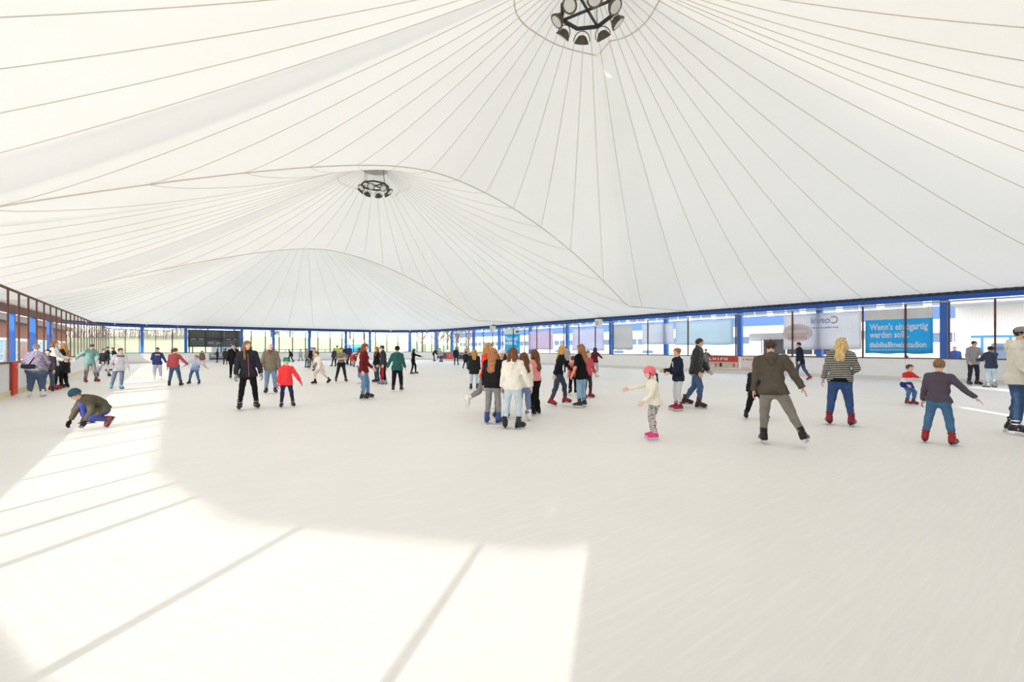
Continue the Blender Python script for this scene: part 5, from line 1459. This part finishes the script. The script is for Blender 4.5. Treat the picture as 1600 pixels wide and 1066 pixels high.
# crouching child
person((176, 668, 611), 'crouching child in an olive jacket and dark beanie touching the ice with a gloved hand', face=-62, S=1.36, top=('jacket', '#5d584b'), bottom=('loose', '#4c58a6'), skates=('#8f4a42', '#2d2d30'), hair=('short', 'brown'), hat=('beanie', '#35586a', '#4a6a78'), glove='#26272b', hem=0.02, hat_up=0.02,
       pose=D(lean=66, lR=(112, 10, 128), lL=(62, 12, 142), fL=(62, 0), aR=(89, 16, 2, 0), aL=(62, 6, 30, 10), head=(0, 12), turnR=8, turnL=6))
# middle left
person((366, 592, 538), 'man in a long black coat walking with one hand at his collar', face=8, top=('coat', '#1e1e23'), bottom=('slim', '#19191d'), skates=('#222226',), hair=('short', 'dark'), hem=0.11,
       pose=D(lR=(-6, 3, 10), lL=(20, 3, 14), aL=(48, 6, 125, 35), aR=(-4, 12, 20, 10)))
person((388, 640, 533), 'woman with long wavy hair in a black jacket and black leggings looking aside', face=5, fem=True, top=('jacket', '#2f3038'), zip='#b56a72', bottom=('slim', '#1d1d21'), glove='#8f9096', skates=('#2b2c31', '#a9abb0'), hair=('longfront', 'lightbrown', 1.3), skin='pink', hem=0.05,
       pose=D(side=3, lR=(10, 7, 14), lL=(4, 8, 12), aR=(6, 16, 22, 10), aL=(2, 14, 16, 10), head=(24, 4)))
person((423, 615, 537), 'bald elderly man in an olive brown jacket and pale jeans', face=0, top=('jacket', '#7c7467'), bottom=('jeans', '#6a93c2'), glove='#25252a', skates=('#3a3b40', '#c4c6ca'), hair=('bald', 'grey'), skin='pink', scarf='#8f4548', girth=1.12, sw=0.11,
       pose=D(aR=(4, 18, 22, 20), aL=(2, 16, 24, 20), head=(0, 12)))
person((449, 637, 557), 'child in a bright red jacket with a green frog beanie and pink gloves', face=4, top=('jacket', '#ee4148'), bottom=('slim', '#2d3152'), glove='#e33d80', skates=('#33353d', '#c9cacf'), hair=('short', 'brown'), hat=('beanie', '#2f9c70', '#2a8a64', '#25272a'), hem=0.07, hat_up=0.05,
       pose=D(aR=(4, 10, 8, 0), aL=(8, 32, 14, 0), lR=(6, 5, 12), lL=(6, 10, 14), head=(0, 6)))
# far middle
person((458, 566, 545), 'dark clothed skater bent forward in the distance', face=-70, top=('jacket', '#2a2c31'), bottom=('slim', '#2c2a33'), skates=('#3a2f36',), hair=('short', 'dark'), S=1.62, pose=D(lean=38, lR=(45, 5, 55), lL=(10, 5, 45), aL=(50, 20, 20, 0), aR=(20, 20, 20, 0)))
person((470, 565, 546), 'distant child in a pale grey top right of the bent skater', face=180, top=('sweater', '#b9bdc8'), bottom=('slim', '#8a91a3'), skates=('#3c4048',), hair=('short', 'dark'), pose=D(lR=(0, 14, 4), lL=(0, 10, 4)))
person((480, 575, 545), 'distant person in a mauve-grey top and blue jeans', face=40, top=('sweater', '#9b9496'), bottom=('jeans', '#47648a'), skates=(DKS,), hair=('short', 'chestnut'), pose=D(lR=(10, 6, 8)))
person((487, 576, 543), 'distant person in a black top and olive trousers', face=-20, top=('tee', '#24241f'), sleeve=0.95, bottom=('loose', '#5a5c4e'), skates=(DKS,), hair=('short', 'dark'), pose=D(aL=(20, 15, 40, 20)))
person((493, 580, 543), 'person in a grey hoodie leaning forward behind the boy in pale shorts', face=-60, top=('hoodie', '#a9a8a8'), bottom=('loose', '#97989b'), skates=(DKS,), hair=('short', 'brown'), pose=D(lean=18, aL=(25, 20, 20, 0)))
person((503, 600, 545), 'boy in a white t-shirt and pale shorts skating to the left', face=-62, top=('tee', '#e9e5dd'), bottom=('shorts', '#d6d1cb'), bottom_kind='cloth', skates=(DKS, '#46474c'), hair=('short', 'chestnut'), skin='pink', hem=0.05, S=1.5,
       pose=D(lean=24, lR=(34, 4, 36), lL=(-14, 10, 34), fL=(28, 10), aL=(12, 12, 30, 10), aR=(46, 12, 15, 0), head=(10, -8)))
person((533, 597, 543), 'boy with folded arms in a grey and black shirt', face=12, top=('tee', '#85857c', ('ramp', [(0.0, '#232428'), (0.93, '#85857c')], 'CONSTANT')), bottom=('jeans', '#2c303c'), skates=('#6d2a30', '#3a3034'), hair=('short', 'chestnut'),
       pose=D(aR=(34, 6, 92, 62), aL=(30, 6, 88, 62), lR=(2, 12, 4), lL=(2, 10, 4), head=(-10, 10)))
person((521, 573, 544), 'distant person in a purple jacket left of the neon green one', face=-40, top=('jacket', '#4f3a56'), bottom=('slim', '#25252d'), skates=(DKS,), hair=('short', 'chestnut'), pose=D(lR=(8, 10, 6)))
person((527, 571, 540), 'distant person in a neon green top', face=160, top=('tee', '#a9d63c'), bottom=('slim', '#3c3c3d'), skates=(DKS,), hair=('short', 'brown'))
person((539, 570, 541), 'distant dark figure right of the neon green one', face=-150, top=('jacket', '#333a4b'), bottom=('slim', '#2a2d36'), skates=(DKS,), hair=('short', 'dark'))
person((546, 571, 540), 'distant tall person in dark blue behind the red-jacketed child', face=30, top=('jacket', '#3c4054'), bottom=('slim', '#2b2c33'), skates=(DKS,), hair=('short', 'chestnut'))
person((550, 573, 551), 'distant small child in a bright red jacket', face=10, top=('jacket', '#e0484d'), bottom=('slim', '#8a5a5e'), skates=(DKS,), hair=('short', 'brown'), hat=('beanie', '#b03a42'))
person((556, 574, 549), 'distant child in a dark red jacket with a white chest patch', face=5, top=('jacket', '#7f2f3a'), bottom=('slim', '#5a3a48'), skates=(DKS,), hair=('short', 'dark'), patch=('#e8e4e4', 0.14, 0.12, 0.0), force=True)
# centre left pair and neighbours
person((573, 624, 537), 'girl in profile with long auburn hair, burgundy sweater and jeans', face=80, fem=True, top=('sweater', '#702229'), bottom=('jeans', '#5d92ca'), skates=('#25262a', '#8d8f95'), hair=('long', 'auburn', 1.1), hem=0.05,
       pose=D(aR=(-8, 10, 22, 0), aL=(12, 10, 40, 10), lR=(4, 3, 8), lL=(14, 3, 12), head=(-8, 4)))
person((563, 600, 543), 'girl in pale top and jeans with white skates hidden behind the burgundy sweater girl', face=100, fem=True, top=('sweater', '#ebe4de'), bottom=('jeans', '#628dc0'), skates=WHS, hair=('long', 'auburn', 1.0), hem=0.02)
person((588, 598, 542), 'girl with long ginger hair in a black top facing the burgundy sweater girl', face=-65, fem=True, top=('sweater', '#1e1e22'), bottom=('slim', '#434d63'), skates=('#2a3040',), hair=('longfront', 'ginger', 1.2))
person((598, 601, 540), 'person in a dark jacket with red side panels on black trousers and a navy cap', face=-78, top=('jacket', '#38383d'), bottom=('loose', '#1e1e22', ('z', '#b8222f', 5.5, 0.35, 1)), bottom_kind='cloth', skates=('#8f9196', '#3a3b3f', '#2b2c30'), hair=('short', 'brown'), hat=('cap', '#3b4660'),
       pose=D(lR=(8, 4, 10), lL=(2, 4, 12), aL=(0, 10, 20, 10), head=(0, 10)))
person((621, 612, 541), 'person in a dark teal sweatshirt and black beanie seen from behind', face=170, top=('hoodie', '#2e6460'), bottom=('loose', '#1e1e26'), skates=('#2a2b2f', '#c9c9cc', '#d5d6d9'), hair=('short', 'dark'), hat=('beanie', '#1b1b1e'), pose=D(aL=(-8, 24, 18, 0), aR=(10, 14, 20, 0), lL=(4, 5, 12), lR=(10, 5, 16)))
person((647, 585, 545), 'girl all in black stretching an arm to the right', face=80, fem=True, top=('fitted', '#19191c'), bottom=('slim', '#19191c'), skates=('#4b2d27', '#2b2c30'), hair=('long', 'dark', 0.8), pose=D(aR=(80, 8, 6, 0), aL=(70, 5, 10, 0), lR=(0, 4, 14), lL=(22, 4, 22), lean=8))
person((679, 565, 545), 'distant dark figure bending over at the advert sheets', face=75, top=('jacket', '#332c2c'), bottom=('slim', '#40302b'), skates=(DKS,), hair=('short', 'dark'), S=1.72, pose=D(lean=48, aR=(60, 8, 20, 0), aL=(60, 8, 20, 0), lR=(20, 4, 14), lL=(10, 4, 14), head=(0, -10)))
person((689, 566, 544), 'distant figure in grey and blue bending towards the dark one', face=-80, top=('jacket', '#aab1bd'), bottom=('slim', '#43507f'), skates=('#2a3050',), hair=('short', 'grey'), S=1.68, pose=D(lean=30, aR=(50, 8, 20, 0), aL=(50, 8, 20, 0), lR=(25, 4, 30), lL=(15, 4, 30)))
person((713, 571, 543), 'distant person in dark navy clothes skating away, feet apart', face=175, top=('coat', '#272c40'), bottom=('slim', '#23263a'), skates=(DKS,), hair=('short', 'dark'), hem=0.1, pose=D(lR=(4, 9, 8), lL=(0, 4, 8)))
person((727, 577, 549), 'distant child in dark clothes left of the black coat girl', face=165, top=('jacket', '#25272f'), bottom=('slim', '#262a38'), skates=(DKS,), hair=('short', 'dark'), pose=D(lL=(-4, 14, 8)))
person((729, 567, 541), 'distant person in a pale coat behind the dark child', face=-160, top=('jacket', '#c3a79c'), bottom=('slim', '#8d5a50'), skates=(DKS,), hair=('short', 'brown'))
person((741, 609, 546), 'girl in a long black coat and pinkish beanie with fair hair', face=178, fem=True, top=('coat', '#26292d'), bottom=('jeans', '#aec8e1'), skates=('#222428', '#7f8288'), hair=('long', '#b8843c', 0.75), hat=('beanie', '#a98f8f'), hem=0.14, hat_up=0.02, pose=D(aL=(0, 8, 10), aR=(0, 8, 10)))
# the group of girls
person((766, 647, 536), 'girl in an orange top and grey leggings kicking one white skate back', face=62, fem=True, top=('sweater', '#ee4c36'), bottom=('slim', '#828185'), skates=WHS, hair=('long', 'strawberry', 1.25), hem=0.02,
       pose=D(lean=8, lR=(-22, 4, 42), fR=(70, 0), lL=(6, 2, 10), aR=(30, 12, 50, 20), aL=(30, 10, 60, 20), head=(0, 6)))
person((771, 662, 544), 'girl in a black jacket and grey trousers with dark blue skates seen from behind', face=160, fem=True, top=('jacket', '#222326'), bottom=('slim', '#8e8d8e'), skates=('#2f4b8c', '#5873ac', '#263a66'), hair=('long', '#a9744a', 1.2), hem=0.05,
       pose=D(aR=(12, 12, 40, 30), aL=(5, 10, 12, 0), lR=(8, 3, 10), lL=(4, 4, 10)))
person((784, 653, 545), 'dark-haired girl in blue jeans hidden in the middle of the group', face=-10, fem=True, top=('sweater', '#1d1d20'), bottom=('jeans', '#386198'), skates=('#33363d',), hair=('long', 'dark', 0.9), hat=('beanie', '#efeae8'), hat_up=0.03)
person((801, 670, 543), 'girl in a white hoodie and pale jeans with black skates seen from behind', face=168, fem=True, top=('hoodie', '#ece8e1'), bottom=('jeans', '#c0d6ea'), skates=('#25292b', '#5b6064', '#1d2022'), hair=('long', 'chestnut', 0.35), hem=0.04,
       pose=D(aR=(-4, 24, 14, 0), aL=(4, 10, 16, 0), lL=(2, 6, 6), lR=(6, 4, 12), turnR=35, turnL=14))
person((818, 658, 551), 'girl in a cream top and blue-violet jeans with white skates', face=-155, fem=True, top=('sweater', '#f0eadb'), bottom=('jeans', '#7289c3'), skates=WHS, hair=('long', 'chestnut', 1.0), hem=0.03, pose=D(aR=(8, 10, 10, 0), aL=(8, 8, 10, 0)))
person((834, 648, 546), 'girl in a salmon pink top and black flared trousers', face=-120, fem=True, top=('sweater', '#f19d96'), bottom=('flare', '#1a1a1d'), bottom_kind='cloth', skates=('#26272b',), hair=('long', 'chestnut', 1.2), hem=0.0, pose=D(aL=(15, 8, 50, 20)))
# pair holding hands
person((862, 635, 540), 'blonde girl in a black top holding out her hand, dark blue jeans and red skates', face=78, fem=True, top=('fitted', '#24282d'), bottom=('jeans', '#414f69'), skates=RDS, hair=('long', '#cf9c50', 0.95),
       pose=D(lean=14, lR=(-6, 6, 14), lL=(24, 6, 22), fR=(14, 0), aR=(-6, 12, 10, 0), aL=(46, 6, 12, 0), head=(0, -4)))
person((907, 637, 538), 'girl in a black t-shirt and light blue jeans reaching out to the blonde girl', face=-128, fem=True, top=('tee', '#18181a'), bottom=('jeans', '#82b2dd'), skates=('#2b2c31', '#85888f', '#d9d9dc'), hair=('long', '#9a6a44', 1.1), hem=0.08, sleeve=0.47,
       pose=D(aR=(66, 24, 8, 0), aL=(8, 12, 24, 20), head=(10, 2), lL=(2, 4, 6), lR=(8, 4, 10)))
person((895, 618, 556), 'child in a red vest and white skates behind the black t-shirt girl', face=-160, top=('tee', '#cc343c'), bottom=('flare', '#1e1e21'), bottom_kind='cloth', skates=WHS, hair=('short', 'brown'))
person((919, 622, 548), 'person in a pinkish red top and red skates behind the black t-shirt girl', face=40, top=('sweater', '#d35a66'), bottom=('slim', '#3d3e43'), skates=RDS, hair=('short', 'lightbrown'), pose=D(aL=(0, 22, 10, 0)))
person((886, 584, 541), 'person in a grey t-shirt and black trousers skating away between the pair', face=172, top=('tee', '#a29f9b'), bottom=('slim', '#1c1c20'), skates=(DKS,), hair=('buzz', 'lightbrown'), pose=D(lL=(-14, 4, 12), lR=(10, 4, 10), aL=(-6, 16, 10, 0)))
person((930, 590, 543), 'woman in a maroon sweater and pale grey trousers with white skates', face=165, fem=True, top=('sweater', '#601f2d'), bottom=('slim', '#a9abab'), skates=WHS, hair=('long', 'dark', 0.8), hem=0.03, pose=D(lR=(-10, 12, 12), lL=(8, 4, 10), aR=(45, 30, 25, 0), aL=(0, 10, 15, 0)))
# right half
person((1019, 687, 572), 'little girl in a pink helmet and cream sweater stretching one arm to the left', face=-68, fem=False, top=('sweater', '#eee8da'), bottom=('slim', '#bdb9b4', ('spots', '#77736f', 26.0, 0.54)), bottom_kind='cloth', skates=('#e63c8c', '#f2eef0', '#f0d6e2'), hair=('braid', 'dark', 0.9), hat=('helmet', '#f0727e'), hem=0.03, hat_up=0.03, skin='pink',
       pose=D(lean=10, aR=(82, 12, 4, 0), aL=(30, 8, 30, 10), lR=(8, 4, 18), lL=(16, 4, 24), head=(0, 10)), hands=('relaxed', 'spread'))
person((1057, 642, 544), 'girl in a navy jacket and pale grey leggings with dark red skates facing left', face=-68, fem=False, top=('jacket', '#242a3a'), bottom=('slim', '#d0d0d3'), skates=('#a81f38', '#26262a', '#d9d9da'), hair=('bun', 'ginger'), hem=0.05, patch=('#b9bcc6', 0.08, 0.14, 0.0),
       pose=D(aL=(16, 12, 66, 10), aR=(22, 8, 70, 10), head=(18, 2)))
person((1084, 637, 529), 'man in a black puffer jacket and jeans striding to the right', face=78, top=('puffer', '#242528'), rib='#e6e4df', bottom=('jeans', '#42689a'), skates=('#40262a', '#8f3036', '#26262a'), hair=('short', '#3a2c24'), hem=0.04,
       pose=D(lean=8, lR=(20, 4, 24), lL=(-10, 4, 22), aR=(6, 12, 24, 10), aL=(18, 8, 30, 10), head=(0, 4)))
person((1103, 583, 545), 'small boy in a dark striped jumper and jeans leaning at the right boards', face=172, top=('sweater', '#24272b', ('z', '#cfd0c4', 14, 0.28)), bottom=('jeans', '#31508c'), skates=('#1e1f23',), hair=('short', 'lightbrown'), pose=D(aR=(30, 45, 50, 0), aL=(35, 25, 60, 20)))
person((1192, 693, 531), 'man in a brown hoodie and grey jeans pushing off with his right skate', face=180, top=('hoodie', '#5e554c'), rib='#4c453e', bottom=('jeans', '#8b8577'), skates=('#232427', '#dcdcdc', '#d4d4d2'), hair=('short', '#4a3426'), hem=0.045, sw=0.112, hands=('relaxed', 'spread'), girth=1.05,
       pose=D(lean=8, side=-3, lR=(-4, 27, 6), fR=(4, 22), lL=(10, 3, 16), aR=(2, 26, 14, 0), aL=(4, 10, 14, 0), head=(0, 12), sw=0.112))
person((1182, 656, 566), 'child in black mostly hidden behind the brown hoodie man', face=178, top=('jacket', '#26262b'), bottom=('loose', '#1d1d21'), skates=('#202126', '#c9cacd'), hair=('short', 'dark'), pose=D(lL=(2, 16, 6), lR=(2, 14, 6)))
person((1254, 596, 535), 'man in a dark navy coat and jeans with dark red skates skating left', face=-72, top=('coat', '#272d3e'), bottom=('jeans', '#3b5c90'), skates=('#a3283a', '#2b2b30', '#d9d9da'), hair=('short', 'dark'), hem=0.09, glasses=True, pose=D(lean=8, lR=(14, 4, 10), lL=(-18, 4, 16), fL=(24, 0), aL=(6, 8, 20, 0)))
person((1313, 665, 528), 'blonde woman in a black and white striped jumper and blue jeans from behind', face=178, fem=True, girth=1.14, top=('sweater', '#222225', ('z', '#dad6cd', 27, 0.36)), rib='#1d1d20', bottom=('jeans', '#31559a'), skates=('#8c2036', '#d9d4d4', '#2b2b2f'), hair=('long', '#dcbb80', 1.05), hat=('sunglasses', ''), hem=0.02,
       pose=D(lR=(2, 8, 8), lL=(2, 7, 8), aL=(-4, 12, 14, 0), aR=(6, 20, 66, 55), side=2, head=(-6, 6)))
person((1424, 633, 561), 'small boy in a red white and blue sweater balancing with bent knees', face=48, top=('sweater', '#e9e6e4', ('ramp', [(0.0, '#27408c'), (0.645, '#ece8e6'), (0.765, '#d8383c')], 'CONSTANT')), bottom=('jeans', '#4177ba'), skates=('#8f2b31', '#33343a'), hair=('short', 'brown'), hands=('relaxed', 'relaxed'), S=1.17, hem=0.06,
       pose=D(lean=18, lR=(44, 4, 52), lL=(36, 6, 48), aL=(58, 40, 6, 0), aR=(20, 22, 50, 10), head=(0, -4)))
person((1467, 694, 561), 'boy in a dark mauve jumper and blue jeans from behind, one hand spread out', face=172, top=('sweater', '#5b535e'), bottom=('jeans', '#4277ac'), skates=('#a8242d', '#2a2a2d', '#2b2c30'), hair=('buzz', '#8e6a47'), hem=0.02, hands=('relaxed', 'spread'), skin='pink',
       pose=D(lean=6, lR=(6, 9, 12), lL=(6, 9, 12), fR=(0, 6), fL=(0, 6), aR=(4, 44, 12, 0), aL=(8, 12, 16, 0), head=(0, 6)))
person((1590, 680, 511), 'man in a flat grey cap, cream jacket and jeans at the right picture edge', face=78, top=('jacket', '#e4ded2'), hood=True, bottom=('jeans', '#335688'), skates=('#23242a', '#d9d9d9', '#e8e6e3'), hair=('short', 'dark'), hat=('cap', '#8f8e90'), beard=True, hem=0.06,
       pose=D(lR=(6, 3, 10), lL=(-2, 3, 8), aR=(16, 8, 22, 10), aL=(10, 8, 20, 10), head=(0, 4)))
person((1522, 602, 533), 'man in a grey hoodie and glasses standing at the right boards with a partner', face=35, top=('hoodie', '#a0a0a5'), bottom=('slim', '#37353f'), skates=('#3c3d42', '#8a8c90'), hair=('short', 'dark'), glasses=True, pose=D(aL=(28, 16, 66, 40), aR=(4, 12, 30, 20), head=(10, 8)))
person((1547, 606, 541), 'person in a navy puffer jacket and very pale jeans hugging the grey hoodie man', face=-140, top=('puffer', '#2f3954'), bottom=('jeans', '#c3e1f0'), skates=('#8b9094', '#5d6166'), hair=('short', 'dark'), scarf='#a89c90', pose=D(aR=(40, 18, 40, 10), aL=(40, 14, 50, 10)))
# watchers outside the right boards
def outside(px, n, y_top, label, **k):
    p, t = on_line(px, n=n); person((px, HY+FPX*HCAM/t, y_top), label, **k)
outside(1492, 32.0, 541, 'watcher in a blue jacket outside behind the mesh, left of the couple', face=10, top=('jacket', '#2f52a0'), bottom=('slim', '#2b2c33'), hair=('short', 'grey'), noface=True)
outside(1417, 30.6, 553, 'small watcher in a white and red bobble beanie behind the boards under the blue banner', face=180, top=('jacket', '#d6d0cc'), bottom=('slim', '#3a3b44'), hair=('short', 'dark'), hat=('beanie', '#ece6e4', '#d85a5a', '#e9e4e2'), hat_up=0.05)
